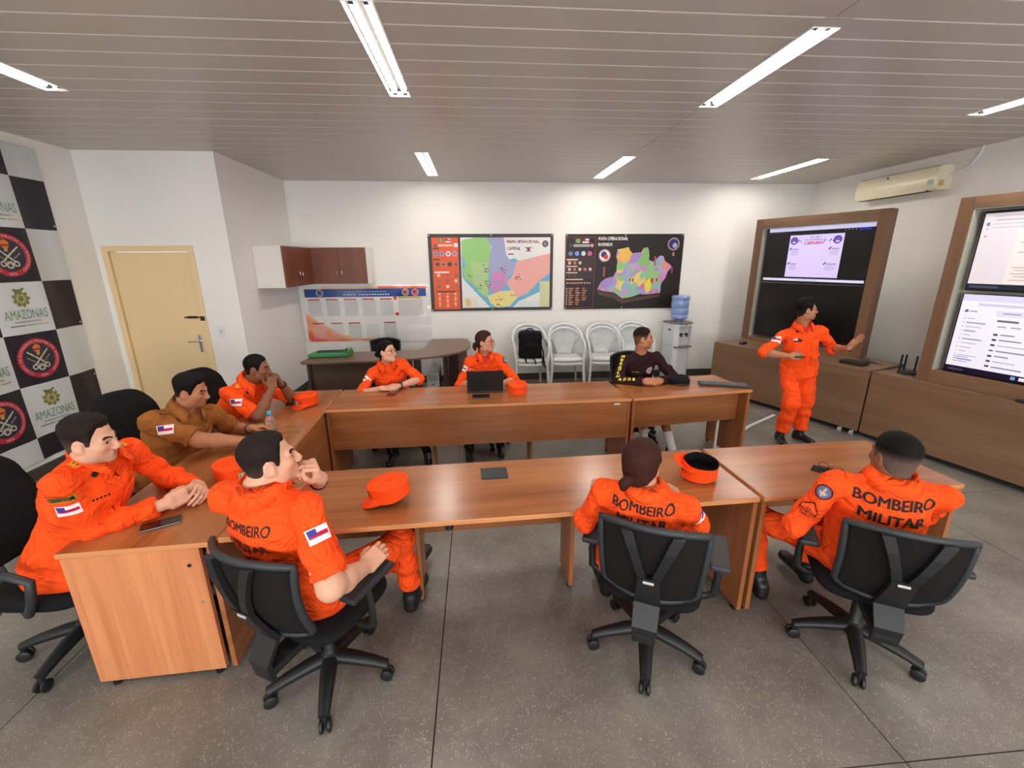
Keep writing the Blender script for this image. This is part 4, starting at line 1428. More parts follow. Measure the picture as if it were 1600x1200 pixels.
# yellow lettering down the right sleeve, small print and crest of the maroon top
M_YEL = plain('yellow_letter_ink', srgb(240, 222, 60), rough=.7)
S_, E__, W_, a_ = I9['J']['r']
path = [S_ + V(-.01, -.02, .045), S_ + (E__ - S_) * .5, E__ + V(0, -.0, 0), E__ + (W_ - E__) * .75]
seg = [np.linalg.norm(b - a) for a, b in zip(path[:-1], path[1:])]
word = 'MERGULHADOR'
for i, chh in enumerate(word):
    d_ = sum(seg) * (i + .4) / len(word)
    k = 0
    while k < 2 and d_ > seg[k]: d_ -= seg[k]; k += 1
    p = path[k] + (path[k + 1] - path[k]) * min(d_ / seg[k], 1)
    tn = nrm(path[k + 1] - path[k])
    out = V(-.55, -.8, .2) if k < 2 else V(-.2, -.85, .5)
    out = nrm(out - tn * (out @ tn))
    wrap_text('sleeve_lettering', chh, I9['bvh'], p + np.cross(out, tn) * 0, out, V(0, 0, 1), .031, .030 if chh != 'M' else .036, I9['loc'], I9['root'], M_YEL, bold=.08, lift=.004)
patch('chest_crest', I9['bvh'], I9['N'] - I9['U'] * .16 - I9['rt'] * .075, I9['f'], I9['U'], .085, .085, I9['loc'], I9['root'], colfn=emblem_round(srgb(200, 170, 180), srgb(130, 90, 110), srgb(190, 150, 160)), nx=18, ny=18, lift=.004)
patch('chest_print', I9['bvh'], I9['N'] - I9['U'] * .17 + I9['rt'] * .075, I9['f'], I9['U'], .075, .018, I9['loc'], I9['root'], colfn=lambda u, v: srgb(150, 140, 50) if int(u * 14) % 3 and .2 < v < .8 else None, nx=14, ny=5, lift=.004)
# lower pockets of the presenter's jacket and cargo pockets
for q_ in (1, -1):
    patch('pocket', I10['bvh'], I10['P'] + I10['U'] * .075 + I10['rt'] * q_ * .095, I10['f'], I10['U'], .12, .12, I10['loc'], I10['root'], mat=M_ORANGE2, thick=.006, nx=6, ny=6)
    patch('pocket_flap', I10['bvh'], I10['P'] + I10['U'] * .125 + I10['rt'] * q_ * .095, I10['f'], I10['U'], .128, .045, I10['loc'], I10['root'], mat=M_ORANGE, thick=.011, nx=6, ny=3)
patch('chest_badge', I10['bvh'], I10['N'] - I10['U'] * .12 + I10['rt'] * .083, I10['f'], I10['U'], .07, .04, I10['loc'], I10['root'], colfn=lambda u, v: None if math.hypot((u - .5), (v - .5)) > .5 else (srgb(220, 210, 200) if v > .5 and u < .5 else srgb(70, 30, 30)), nx=16, ny=10, lift=.005)
# medal bars of the man in brown
patch('ribbon_bars', I2['bvh'], I2['N'] - I2['U'] * .135 - I2['rt'] * .085, I2['f'], I2['U'], .085, .045, I2['loc'], I2['root'], colfn=lambda u, v: (srgb(220, 200, 180), srgb(190, 60, 50), srgb(240, 220, 190), srgb(150, 110, 60))[(int(u * 8) + int(v * 3)) % 4] if int(v * 6) % 2 == 0 else None, nx=16, ny=9, lift=.012)
# ================================================================== furniture
C_W1, C_W2, C_W3 = srgb(136, 80, 42), srgb(160, 98, 55), srgb(182, 118, 69)
M_WOODX = wood('orange_wood_long', C_W1, C_W2, C_W3, 0, rough=.24)
M_WOODY = wood('orange_wood_cross', C_W1, C_W2, C_W3, 1, rough=.24)
M_WOODZ = wood('orange_wood_upright', C_W1, C_W2, C_W3, 2, rough=.38)
M_EDGE = wood('light_edge_band', srgb(186, 120, 72), srgb(204, 136, 84), srgb(214, 150, 96), 0, rough=.4)
M_CONS = wood('brown_console_wood', srgb(108, 80, 60), srgb(123, 93, 70), srgb(137, 106, 82), 0, rough=.42)
M_CONSZ = wood('brown_frame_wood', srgb(106, 76, 56), srgb(118, 86, 64), srgb(130, 96, 72), 2, rough=.42)
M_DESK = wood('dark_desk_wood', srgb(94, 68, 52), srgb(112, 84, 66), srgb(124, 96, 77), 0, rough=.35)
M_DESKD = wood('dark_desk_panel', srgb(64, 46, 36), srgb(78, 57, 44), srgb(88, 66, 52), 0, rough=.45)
TH = .745

def tabletop(x0, x1, y0, y1, mat, parent, name='tabletop', th=.026):
    o = MB().box(x0, x1, y0, y1, TH - th, TH).build(name, mat, parent)
    o.data.materials.append(M_EDGE)
    for p in o.data.polygons:
        if abs(p.normal.z) < .5: p.material_index = 1
    return bevelled(o, .003)

def panel(name, b, mat, parent):
    return bevelled(MB().box(*b).build(name, mat, parent), .002)

def foot(x, y, parent):
    m = MB(); m.lathe([(.014, 0), (.018, .004), (.018, .014), (.010, .016), (.010, .03)], 12, (x, y, 0))
    m.build('levelling_foot', M_BLACKP, parent)

# near row: long table, back to its left, and the short table to its right
t = empty('long_table', (1.451, 1.92, 0), math.radians(2.4))
tag(t, 'long orange-wood table in the near row holding two orange caps', 'table', 'meeting tables')
tabletop(-2.66, 0, 0, .62, M_WOODX, t)
for x, ya in ((-.026, .012), (-2.64, .34)):
    panel('side_panel', (x, x + .026, ya, .61, .02, TH - .026), M_WOODZ, t)
for x in (-.915, -1.815):
    panel('inner_leg', (x - .013, x + .013, .32, .56, .02, TH - .026), M_WOODZ, t)
panel('modesty_panel', (-2.61, -.03, .575, .593, .30, TH - .028), M_WOODX, t)
for x, y in ((-.013, .05), (-.013, .57), (-.915, .35), (-1.815, .35), (-2.63, .57)): foot(x, y, t)
m = MB(); m.box(-1.44, -1.285, .385, .525, TH - .001, TH + .004, ch=.002); m.box(-1.43, -1.295, .392, .505, TH + .004, TH + .007, ch=.001)
m.build('cable_box', M_GREYP, t)
m = MB(); m.lathe([(.022, -.0), (.022, .03)], 14, (-1.62, .03, TH - .058)); m.build('cable_grommet', M_BLACKP, t)

t = empty('short_table', (1.476, 1.921, 0), math.radians(1.6))
tag(t, 'short orange-wood table at the right end of the near row', 'table', 'meeting tables')
tabletop(0, 1.178, 0, .62, M_WOODX, t)
panel('side_panel', (0, .026, .012, .61, .02, TH - .026), M_WOODZ, t)
panel('side_panel', (1.152, 1.178, .012, .61, .02, TH - .026), M_WOODZ, t)
panel('modesty_panel', (.03, 1.15, .575, .593, .30, TH - .028), M_WOODX, t)
for x, y in ((.013, .05), (1.165, .05), (.013, .57), (1.165, .57)): foot(x, y, t)

# far row
t = empty('long_table', (-1.309, 3.58, 0), math.radians(1.16))
tag(t, 'long orange-wood table in the far row holding the laptop', 'table', 'meeting tables')
tabletop(0, 2.672, 0, .60, M_WOODX, t)
panel('side_panel', (.0, .026, .02, .59, .02, TH - .026), M_WOODZ, t)
panel('side_panel', (2.645, 2.671, .02, .59, .02, TH - .026), M_WOODZ, t)
panel('modesty_panel', (.028, 2.643, .022, .040, .365, TH - .028), M_WOODX, t)
for x in (.86, 1.80):
    panel('inner_leg', (x - .013, x + .013, .30, .50, .02, TH - .026), M_WOODZ, t)
for x, y in ((.013, .05), (2.658, .05), (.86, .33), (1.80, .33)): foot(x, y, t)
MB().box(1.245, 1.405, .18, .29, TH - .001, TH + .004, ch=.002).build('cable_box', M_BLACKP, t)
MB().box(2.52, 2.575, .0200, .0219, .684, .700).build('inventory_sticker', M_WHITEP, t)

t = empty('short_table', (1.385, 3.638, 0), math.radians(7.2))
tag(t, 'short orange-wood table at the right end of the far row', 'table', 'meeting tables')
tabletop(0, 1.225, 0, .58, M_WOODX, t)
panel('side_panel', (0, .026, .02, .57, .02, TH - .026), M_WOODZ, t)
panel('side_panel', (1.199, 1.225, .02, .57, .02, TH - .026), M_WOODZ, t)
panel('modesty_panel', (.03, 1.197, .14, .158, .40, TH - .028), M_WOODX, t)
for x, y in ((.013, .05), (1.212, .05), (.013, .54), (1.212, .54)): foot(x, y, t)
MB().box(1.02, 1.04, .17, .19, 0, .42).build('cable_pipe', M_WHITEP, t)

# left table, its near end closed by a light wood board
t = empty('long_table', (-1.218, 1.782, 0), math.radians(2.9))
tag(t, 'long orange-wood table along the left side with a pale end board', 'table', 'meeting tables')
tabletop(-.632, 0, 0, 2.42, M_WOODY, t)
M_PALE = wood('pale_wood_upright', srgb(190, 116, 72), srgb(206, 130, 84), srgb(222, 150, 100), 2, rough=.42)
panel('end_board', (-.622, -.062, .006, .032, .028, TH - .026), M_PALE, t)
panel('end_board', (-.622, -.012, 2.38, 2.406, .028, TH - .026), M_WOODZ, t)
panel('modesty_panel', (-.035, -.012, .012, 2.37, .028, TH - .028), M_WOODY, t)
panel('inner_leg', (-.55, -.05, 1.19, 1.216, .02, TH - .026), M_WOODZ, t)
for x, y in ((-.56, .02), (-.10, .02), (-.022, .3), (-.56, 2.39), (-.1, 2.39)): foot(x, y, t)
m = MB(); m.lathe([(.009, 0), (.009, .003)], 12, (-.115, .003, .63), axis='y'); m.build('screw_cover', M_BLACKP, t)
m = MB(); m.lathe([(.007, 0), (.007, .003)], 12, (-.095, .003, .43), axis='y'); m.build('cam_hole', M_CHROME, t)

# ---- swivel chairs
def star_base(root, phase=0.0, mat=None):
    mat = mat or M_BLACKP
    for k in range(5):
        a = phase + 2 * math.pi * k / 5
        c, s_ = math.cos(a), math.sin(a)
        m = MB()
        m.tube([(c * .02, s_ * .02, .125), (c * .10, s_ * .10, .120), (c * .20, s_ * .20, .103), (c * .275, s_ * .275, .083)], [.038, .036, .030, .024], 10, flat=.8)
        autosmooth(m.build('base_leg', mat, root), 60)
        m = MB()
        px, py = c * .27, s_ * .27
        for q in (-1, 1):
            ox, oy = -s_ * q * .014, c * q * .014
            pts = [(px + ox * .6, py + oy * .6, .030), (px + ox * 1.6, py + oy * 1.6, .030)]
            m.tube([(px + ox * .55, py + oy * .55, .030), (px + ox * .8, py + oy * .8, .030), (px + ox * 1.5, py + oy * 1.5, .030), (px + ox * 1.8, py + oy * 1.8, .030)], [.024, .030, .030, .022], 14)
        m.tube([(px, py, .03), (px, py, .09)], .012, 8)
        autosmooth(m.build('caster', mat, root), 50)
    m = MB(); m.lathe([(.045, .09), (.045, .15), (.03, .16), (.026, .165), (.026, .36), (.06, .365), (.07, .40)], 16)
    autosmooth(m.build('gas_column', mat, root), 40)

def cushion(w, d, h, z, y0=0.0, n=20, e=4.0, puff=.02):
    m = MB()
    def fn(u, v):
        t = 2 * math.pi * u
        ph = math.pi * (v - .5)
        r = abs(math.cos(ph)) ** .35
        cx, sx = math.cos(t), math.sin(t)
        x = math.copysign(abs(cx) ** (2 / e), cx) * w / 2 * r
        y = math.copysign(abs(sx) ** (2 / e), sx) * d / 2 * r
        zz = math.copysign(abs(math.sin(ph)) ** .7, math.sin(ph)) * h / 2
        return (x, y0 + y, z + zz)
    return m.grid(fn, 40, 14)

M_MESH = plain('black_mesh_fabric', srgb(28, 24, 25), rough=.85, bump=.5, bscale=900, spec=.2)
M_SEAT = plain('black_seat_fabric', srgb(26, 25, 27), rough=.9, bump=.3, bscale=500, spec=.15)
M_SILVER = plain('silver_badge', srgb(205, 205, 205), rough=.35, metal=.3)

def back_pt(u, v, off=0.0):
    """shell of the mesh back, u across -1..1, v up 0..1"""
    W = .195 + .022 * v
    if v < .18: W -= .05 * (1 - v / .18) ** 2
    x = u * W
    y = -.245 - .115 * v + .075 * u * u * (.6 + .5 * v) - .03 * math.sin(math.pi * v)
    z = .505 + .42 * v - .03 * u * u * v + off * 0
    return Vector((x, y - off, z))

def mesh_chair(label, loc, yaw, arms=True, phase=.3, group='black mesh-backed swivel chairs', armside=(-1, 1)):
    t = empty('swivel_chair', (loc[0], loc[1], 0), math.radians(yaw - 90))
    tag(t, label, 'chair', group)
    star_base(t, phase)
    autosmooth(cushion(.47, .46, .07, .445, .02).build('seat', M_SEAT, t), 70)
    m = MB(); m.box(-.11, .11, -.14, .14, .385, .415, ch=.01); m.build('seat_plate', M_BLACKP, t)
    m = MB(); m.grid(lambda u, v: tuple(back_pt((2 * u - 1) * .96, .02 + .96 * v)), 20, 18)
    o = m.build('mesh_back', M_MESH, t, smooth=True); solidify(o, .006, 0)
    # frame loop
    loop = []
    n = 18
    for i in range(n + 1): loop.append(back_pt(-1 + 2 * i / n, 0.0))
    for i in range(1, n + 1): loop.append(back_pt(1, i / n))
    for i in range(1, n + 1): loop.append(back_pt(1 - 2 * i / n, 1.0))
    for i in range(1, n): loop.append(back_pt(-1, 1 - i / n))
    loop.append(loop[0])
    m = MB(); m.tube(loop, .016, 8, cap=False, flat=.85)
    autosmooth(m.build('back_frame', M_GREYP, t), 60)
    # Y-shaped spine
    m = MB()
    def plate(pts, w):
        for (a, wa), (b, wb) in zip(list(zip(pts, w))[:-1], list(zip(pts, w))[1:]):
            vs = []
            for p, ww in ((a, wa), (b, wb)):
                for dx, dy in ((-1, 0), (1, 0), (1, -1), (-1, -1)):
                    vs.append((p[0] + dx * ww, p[1] + dy * .022, p[2]))
            m.add(vs, [(0, 1, 5, 4), (1, 2, 6, 5), (2, 3, 7, 6), (3, 0, 4, 7), (3, 2, 1, 0), (4, 5, 6, 7)])
    sp = [(0, -.30, .33), (0, -.315, .42)] + [(0, back_pt(0, v).y - .014, back_pt(0, v).z) for v in (.0, .15, .3, .45)]
    plate(sp, [.048, .052, .055, .052, .046, .044])
    for q in (-1, 1):
        pts = []
        for v, x in ((.43, .026), (.6, .046), (.8, .072), (.985, .098)):
            b = back_pt(x / .22, v); pts.append((q * x, b.y - .012, b.z))
        plate(pts, [.018, .018, .02, .022])
    m.box(-.045, .045, -.33, -.05, .345, .385, ch=.01)
    autosmooth(m.build('back_support', M_BLACKP, t), 40)
    b = back_pt(0, .40)
    m = MB(); m.box(-.022, .022, b.y - .040, b.y - .034, b.z - .006, b.z + .006, ch=.0025)
    m.build('badge', M_SILVER, t)
    if arms:
        for q in armside:
            m = MB()
            m.tube([(q * .10, .0, .40), (q * .25, .0, .395), (q * .29, .0, .42), (q * .295, -.005, .52), (q * .285, -.01, .635)], [.018, .02, .02, .018, .016], 8, flat=.7, up=(0, 1, 0))
            o = autosmooth(m.build('armrest', M_BLACKP, t), 50)
            m = MB(); m.box(q * .285 - .042, q * .285 + .042, -.13, .13, .63, .66, ch=.012)
            m.build('arm_pad', M_GREYP, o)
    return t

CH4 = mesh_chair('black mesh swivel chair under the man holding a hand to his mouth', (-.752, 1.726), 63, phase=.342)
CH5 = mesh_chair('black mesh swivel chair under the woman with the low ponytail', (.822, 1.764), 64, phase=1.035)
CH6 = mesh_chair('black mesh swivel chair under the man with the faded haircut', (1.895, 1.685), 62, phase=.84)
CH7 = mesh_chair('swivel chair mostly hidden behind the woman with round glasses', (-.92, 4.50), -75, phase=.2)
CH8 = mesh_chair('swivel chair mostly hidden behind the woman at the laptop', (.05, 4.48), -85, phase=.5)
CH6.scale = (1, 1, .95)
CH7.scale = CH8.scale = (.92, .92, .80)
CH9 = mesh_chair('swivel chair mostly hidden behind the man in dark maroon', (1.72, 4.46), -88, phase=.9)

def padded_chair(label, loc, yaw, phase=.3, tall=1.0):
    t = empty('padded_chair', (loc[0], loc[1], 0), math.radians(yaw - 90))
    tag(t, label, 'chair', 'padded black swivel chairs')
    star_base(t, phase)
    autosmooth(cushion(.50, .48, .10, .45, .02).build('seat', M_SEAT, t), 70)
    for nm, mat, th, y0, sc in (('backrest', M_SEAT, .085, .0, 1.0), ('back_shell', M_GREYP, .05, -.045, .94)):
        m = MB()
        def fn(u, v, th=th, y0=y0, sc=sc):
            t_ = 2 * math.pi * u
            ph = math.pi * (v - .5)
            r = abs(math.cos(ph)) ** .4
            cx, sx = math.cos(t_), math.sin(t_)
            X = math.copysign(abs(cx) ** .62, cx) * .225 * r * sc
            Z = math.copysign(abs(sx) ** .62, sx) * .27 * r * sc * tall
            X *= 1 - .14 * max(0, Z / .27)
            Y = math.copysign(abs(math.sin(ph)) ** .8, math.sin(ph)) * th / 2
            ridge = .006 * math.sin(Z * 46) if nm == 'backrest' else 0
            return (X, y0 - .265 - .20 * (Z + .27) + Y + .10 * X * X / .05 * .3 + ridge, .80 + Z)
        m.grid(fn, 48, 14)
        autosmooth(m.build(nm, mat, t), 70)
    m = MB(); m.box(-.035, .035, -.36, -.1, .38, .40, ch=.008); m.tube([(0, -.33, .39), (0, -.36, .5), (0, -.37, .70)], .028, 8, flat=.5)
    autosmooth(m.build('back_bar', M_BLACKP, t), 50)
    for q in (-1, 1):
        m = MB()
        m.tube([(q * .24, -.10, .41), (q * .285, -.14, .45), (q * .295, -.19, .56), (q * .295, -.17, .64), (q * .295, -.08, .665), (q * .295, .08, .66), (q * .295, .16, .63), (q * .29, .13, .52), (q * .26, .06, .43), (q * .22, .0, .41)], .019, 8, flat=1.0)
        autosmooth(m.build('armrest', M_GREYP, t), 60)
    return t
padded_chair('padded black swivel chair cut by the left edge of the picture', (-2.09, 2.03), -4, phase=.05)
padded_chair('padded black swivel chair behind the man in brown', (-2.19, 2.92), -28, phase=.3, tall=1.1)
padded_chair('padded black swivel chair behind the man at the far end of the left table', (-2.10, 3.72), -20, phase=.7)
# ================================================================== consoles and screens on the right
def console(label, A, B, depth, h=.76):
    A, B = Vector((*A, 0)), Vector((*B, 0))
    d = (B - A).normalized()
    L = (B - A).length
    t = empty('console', A, math.atan2(d.y, d.x))        # local x along the front, local y away from the room
    tag(t, label, 'console', 'brown wood consoles under the screens')
    panel('front_panel', (.003, L - .003, .0, .02, .06, h - .002), M_CONS, t)
    panel('side_panel', (.003, .022, .021, depth, .06, h - .022), M_CONS, t)
    panel('side_panel', (L - .022, L - .003, .021, depth, .06, h - .022), M_CONS, t)
    panel('top_board', (.002, L - .002, .0205, depth, h - .022, h), M_CONS, t)
    panel('plinth', (.03, L - .03, .06, depth - .05, 0, .058), M_DARK, t)
    return t, d, L
c1, d1, L1 = console('brown wood console carrying the left pair of screens', (3.51, 6.166), (4.256, 4.286), .72)
c2, d2, L2 = console('brown wood console carrying the right pair of screens', (4.262, 4.272), (4.78, 2.31), .52)
M_CLEAR = plain('clear_plastic', (.85, .87, .88), rough=.15, trans=.7)
for x in (1.86, 1.98):
    m = MB(); m.lathe([(.01, -.014), (.03, -.012), (.03, .012), (.01, .014)], 14, (x, -.03, .03), axis='x'); m.tube([(x, -.03, .03), (x, .01, .055)], .008, 6)
    m.build('caster', M_CLEAR, c1)

M_SCREEN = vcol('lit_screen', rough=.25, spec=.5, emit=.42)
M_BEZEL = plain('black_screen_bezel', srgb(12, 12, 14), rough=.22)
M_OFF = plain('dark_screen_glass', srgb(16, 13, 14), rough=.18)
M_STRIP = plain('aluminium_strip', srgb(176, 176, 164), rough=.5)

def screen_frame(label, P, d, W, z0, z1, bl, bt, bb, thick, scr_x0, scr_w, uz, lz, lit):
    """wooden surround with two stacked displays; local x along it, local y away from the room"""
    t = empty('screen_surround', (P[0], P[1], z0), math.atan2(d.y, d.x))
    tag(t, label, 'screen surround', 'wooden screen surrounds')
    H = z1 - z0
    panel('frame_side', (0, bl, 0, thick, 0, H), M_CONSZ, t)
    panel('frame_side', (W - bl, W, 0, thick, 0, H), M_CONSZ, t)
    panel('frame_top', (bl, W - bl, 0, thick, H - bt, H), M_CONS, t)
    panel('frame_bottom', (bl, W - bl, 0, thick, 0, bb), M_CONS, t)
    panel('back_board', (bl, W - bl, thick - .012, thick, bb, H - bt), M_STRIP, t)
    panel('light_strip', (bl + .001, bl + .012, .012, thick - .013, bb, H - bt), M_STRIP, t)
    panel('light_strip', (bl + .012, W - bl, .012, thick - .013, H - bt - .012, H - bt), M_STRIP, t)
    return t

def display(label, P, d, x0, w, z0, h, y0, canvas=None):
    t = empty('display', (P[0] + d.x * x0 - d.y * -y0 * -1, P[1] + d.y * x0 + d.x * y0, z0), math.atan2(d.y, d.x))
    nrm_ = Vector((-d.y, d.x, 0))
    o = Vector((P[0], P[1], 0)) + d * x0 + nrm_ * y0
    t.location = (o.x, o.y, z0)
    tag(t, label, 'display', 'wall displays')
    bevelled(MB().box(0, w, 0, .045, 0, h).build('casing', M_BEZEL, t), .003)
    if canvas is None:
        MB().box(.012, w - .012, -.002, 0, .014, h - .012).build('screen', M_OFF, t)
    else:
        canvas.build('screen', M_SCREEN, t, (.012, -.002, .016), (1, 0, 0), (0, 0, 1))
    return t

W_, H_ = 1.336, .728
K = srgb(14, 13, 16)
# slide on the upper left display (its cartoon figures are left out)
cv = Canvas(W_, H_, 420, 230, K)
cv.rect(.012, H_ - .062, W_ - .01, H_ - .012, srgb(206, 208, 246))
cv.rect(.012, H_ - .030, .50, H_ - .012, srgb(190, 192, 236))
cv.rect(.012, .010, W_ - .02, .040, srgb(212, 214, 246))
for i in range(8): cv.circ(.52 + i * .03, .025, .006, srgb(90, 90, 150))
cv.rect(1.15, H_ - .092, 1.285, H_ - .068, srgb(34, 44, 150))
for i in range(4): cv.circ(1.0 + i * .04, H_ - .080, .006, srgb(150, 150, 170))
cv.rect(.012, H_ - .082, .24, H_ - .074, srgb(80, 56, 60))
x0, y0, x1, y1 = .325, .062, 1.005, .612
LAV = srgb(208, 196, 240)
cv.rect(x0, y0, x1, y1, LAV)
for cx in (x0 + .062, x1 - .072):
    cv.circ(cx, y1 - .075, .050, srgb(84, 60, 150)); cv.circ(cx, y1 - .075, .034, srgb(104, 84, 172)); cv.rect(cx - .02, y1 - .105, cx + .02, y1 - .085, srgb(210, 206, 240))
for (lx, ly, s_) in ((x0 + .02, y0 + .36, .12), (x1 - .155, y0 + .36, .12), (x0 + .02, y0 + .17, .12), (x1 - .19, y0 + .17, .15)):
    cv.line(lx, ly, lx + .02, ly + .02, .016, srgb(60, 56, 110)); cv.rect(lx + .03, ly, lx + s_, ly + .010, srgb(110, 100, 150))
    for q in range(4): cv.rect(lx + .015, ly - .022 - q * .016, lx + s_ - .01 * (q % 2), ly - .017 - q * .016, srgb(168, 156, 205))
for sx in (-1, 1):
    cv.circ((x0 + x1) / 2 + sx * .2 - .01, y1 - .072, .010, srgb(50, 70, 90)); cv.circ((x0 + x1) / 2 + sx * .2 + .018, y1 - .088, .009, srgb(50, 70, 90)); cv.circ((x0 + x1) / 2 + sx * .2 - .024, y1 - .09, .008, srgb(50, 70, 90))
cv.text('QUAL SERA O', (x0 + x1) / 2 - .075, y1 - .045, .018, srgb(70, 56, 130), width=.15)
cv.text('MASCOTE AMBIENTAL DO', (x0 + x1) / 2 - .145, y1 - .078, .020, srgb(70, 56, 130), width=.28)
cv.text('CBMAM', (x0 + x1) / 2 - .145, y1 - .128, .040, srgb(190, 40, 84), width=.235, bold=.05)
cv.text('?', (x0 + x1) / 2 + .10, y1 - .122, .050, srgb(60, 60, 110), bold=.04)
slide = cv
# pale document page
cv = Canvas(W_, H_ - .08, 230, 110, srgb(196, 192, 200))
hh = H_ - .08
yy, xx = cv.Y / hh, cv.X / W_
cv.a[:] = np.array(srgb(206, 200, 208))
cv.mask((xx > .18) & (xx < .82) & (yy < .8), srgb(222, 208, 206))
cv.rect(0, 0, W_, .045, srgb(22, 30, 44))
cv.rect(.02, .012, .22, .03, srgb(60, 66, 80)); cv.rect(.56, .010, .60, .036, srgb(120, 180, 210)); cv.rect(.62, .008, .86, .038, srgb(226, 220, 224))
for i, (a, b) in enumerate(((.05, .5), (.10, .9), (.06, .7), (.06, .6))): cv.rect(.06 + a * .2, hh - .03 - i * .032, .06 + b, hh - .022 - i * .032, srgb(168, 164, 176))
cv.circ(.035, hh - .09, .014, srgb(96, 120, 180)); cv.circ(.035, hh - .13, .007, srgb(150, 150, 170)); cv.circ(.035, hh - .19, .009, srgb(150, 150, 160))
for i in range(7): cv.rect(.28 + .02 * (i % 3), hh - .17 - i * .028, .98 - .03 * (i % 2), hh - .163 - i * .028, srgb(150, 140, 144))
cv.rect(.32, hh - .205, .8, hh - .195, srgb(110, 100, 106))
for i in range(5): cv.rect(.27 + .02 * (i % 2), .19 - i * .027, .98, .197 - i * .027, srgb(150, 138, 140))
docpage = cv
# lavender file browser
cv = Canvas(W_, H_ - .01, 230, 124, srgb(222, 222, 236))
hh = H_ - .01
cv.rect(0, hh - .06, W_, hh, srgb(200, 200, 226)); cv.rect(.12, hh - .10, W_ - .1, hh - .075, srgb(190, 190, 214))
cv.rect(.26, hh - .18, 1.0, hh - .125, srgb(204, 206, 226)); cv.rect(.30, hh - .158, .42, hh - .146, srgb(150, 150, 176))
cv.rect(0, 0, W_, .05, srgb(18, 16, 40)); cv.rect(.52, .010, .86, .042, srgb(216, 214, 226)); cv.rect(.47, .012, .50, .040, srgb(110, 150, 200)); cv.rect(.03, .014, .14, .03, srgb(60, 60, 90))
cv.circ(.05, hh - .15, .014, srgb(90, 96, 150)); cv.rect(.075, hh - .158, .13, hh - .142, srgb(150, 150, 176))
for i in range(11): 
    cv.circ(.05, hh - .215 - i * .038, .005, srgb(110, 116, 160)); cv.rect(.07, hh - .220 - i * .038, .12 + .03 * (i * 7 % 4), hh - .212 - i * .038, srgb(140, 142, 168))
for i in range(3): cv.rect(.04, .10 + i * .02, .15, .106 + i * .02, srgb(120, 116, 180))
cv.rect(.28, hh - .225, .42, hh - .208, srgb(96, 96, 116)); cv.rect(.48, hh - .225, .75, hh - .208, srgb(96, 96, 116))
for a in (.29, .38, .52): cv.rect(a, hh - .275, a + .06, hh - .262, srgb(150, 150, 172))
for i in range(7):
    cv.rect(.28, hh - .345 - i * .048, .305, hh - .328 - i * .048, srgb(60, 60, 80)); cv.rect(.325, hh - .341 - i * .048, .42 + .05 * (i * 5 % 4), hh - .331 - i * .048, srgb(128, 128, 152))
files = cv

P1_ = (4.09, 6.435)
screen_frame('wooden surround holding the slide screen behind the presenter', P1_, d1, 1.634, .76, 2.492, .105, .125, .05, .16, 0, 0, 0, 0, 0)
display('upper left display showing a lavender presentation slide', P1_, d1, .160, 1.36, 1.625, .76, .055, slide)
display('lower left display, switched off, behind the presenter', P1_, d1, .160, 1.36, .835, .775, .055, None)
P2_ = (4.43, 3.947)
d2v = Vector((.23, -.973, 0)).normalized()
screen_frame('wooden surround holding the document screens at the right edge', P2_, d2v, 1.634, .76, 2.471, .105, .10, .125, .16, 0, 0, 0, 0, 0)
display('upper right display showing a pale document page', P2_, d2v, .170, 1.36, 1.655, .685, .055, docpage)
display('lower right display showing a lavender file list', P2_, d2v, .170, 1.36, .888, .74, .055, files)

# small devices on the consoles
t = empty('set_top_box', (4.36, 4.62, .76), math.radians(-68))
tag(t, 'flat black set-top box on the console beside the presenter', 'set-top box')
MB().box(-.12, .12, -.08, .08, .004, .036, ch=.006).build('casing', M_BLACKP, t)
for i, yv in enumerate((-.05, .0, .05)):
    m = MB(); m.tube([(.02 + yv, .08, .02), (.03 + yv, .11, .06), (.06 + yv, .16, .03), (.14 + yv, .20, .005)], .004, 6); m.build('cable', M_BLACKP, t)
t = empty('router', (4.555, 4.16, .76), math.radians(-75))
tag(t, 'round black router with upright antennas on the right console', 'router')
m = MB(); m.lathe([(.075, 0), (.085, .006), (.085, .018), (.07, .026)], 24); autosmooth(m.build('casing', M_BLACKP, t), 40)
for a, b in ((-.075, .0), (.03, .06), (-.06, .045)):
    m = MB(); m.box(a - .009, a + .009, b - .005, b + .005, .01, .19, ch=.003); m.build('antenna', M_BLACKP, t)
for nm, lab, p, rz in (('computer_mouse', 'dark computer mouse on the left console behind the presenter', (3.82, 5.94), 20), ('remote_control', 'small black remote control lying on the right console edge', (4.60, 3.10), -70)):
    t = empty(nm, (*p, .76), math.radians(rz)); tag(t, lab, nm.replace('_', ' '))
    autosmooth(cushion(.20 if nm[0] == 'r' else .11, .05 if nm[0] == 'r' else .065, .024 if nm[0] == 'r' else .036, .014 if nm[0] == 'r' else .018).build('casing', M_BLACKP, t), 70)

# air conditioner high on the right wall
t = empty('air_conditioner', (XR, 5.48, 2.69))
tag(t, 'cream wall air conditioner above the gap between the screen surrounds', 'air conditioner')
M_AC = plain('aged_cream_plastic', srgb(234, 225, 198), rough=.22, spec=.6)
prof_ = [(0, .0), (-.145, .0), (-.175, .012), (-.195, .045), (-.20, .10), (-.19, .19), (-.165, .245), (-.13, .262), (0, .262)]
n = len(prof_)
m = MB()
for s_, y_ in ((0, -.545), (1, .545)): m.add([(a, y_, b) for a, b in prof_], [])
m.f += [(i, (i + 1) % n, n + (i + 1) % n, n + i) for i in range(n)] + [tuple(range(n - 1, -1, -1)), tuple(range(n, 2 * n))]
autosmooth(bevelled(m.build('body', M_AC, t), .006, 3), 30)
MB().box(-.172, -.10, -.43, .52, -.006, .006).build('air_outlet', M_DARK, t)
MB().box(-.19, -.165, -.43, .52, -.004, .010, ch=.003).build('louver', M_AC, t)
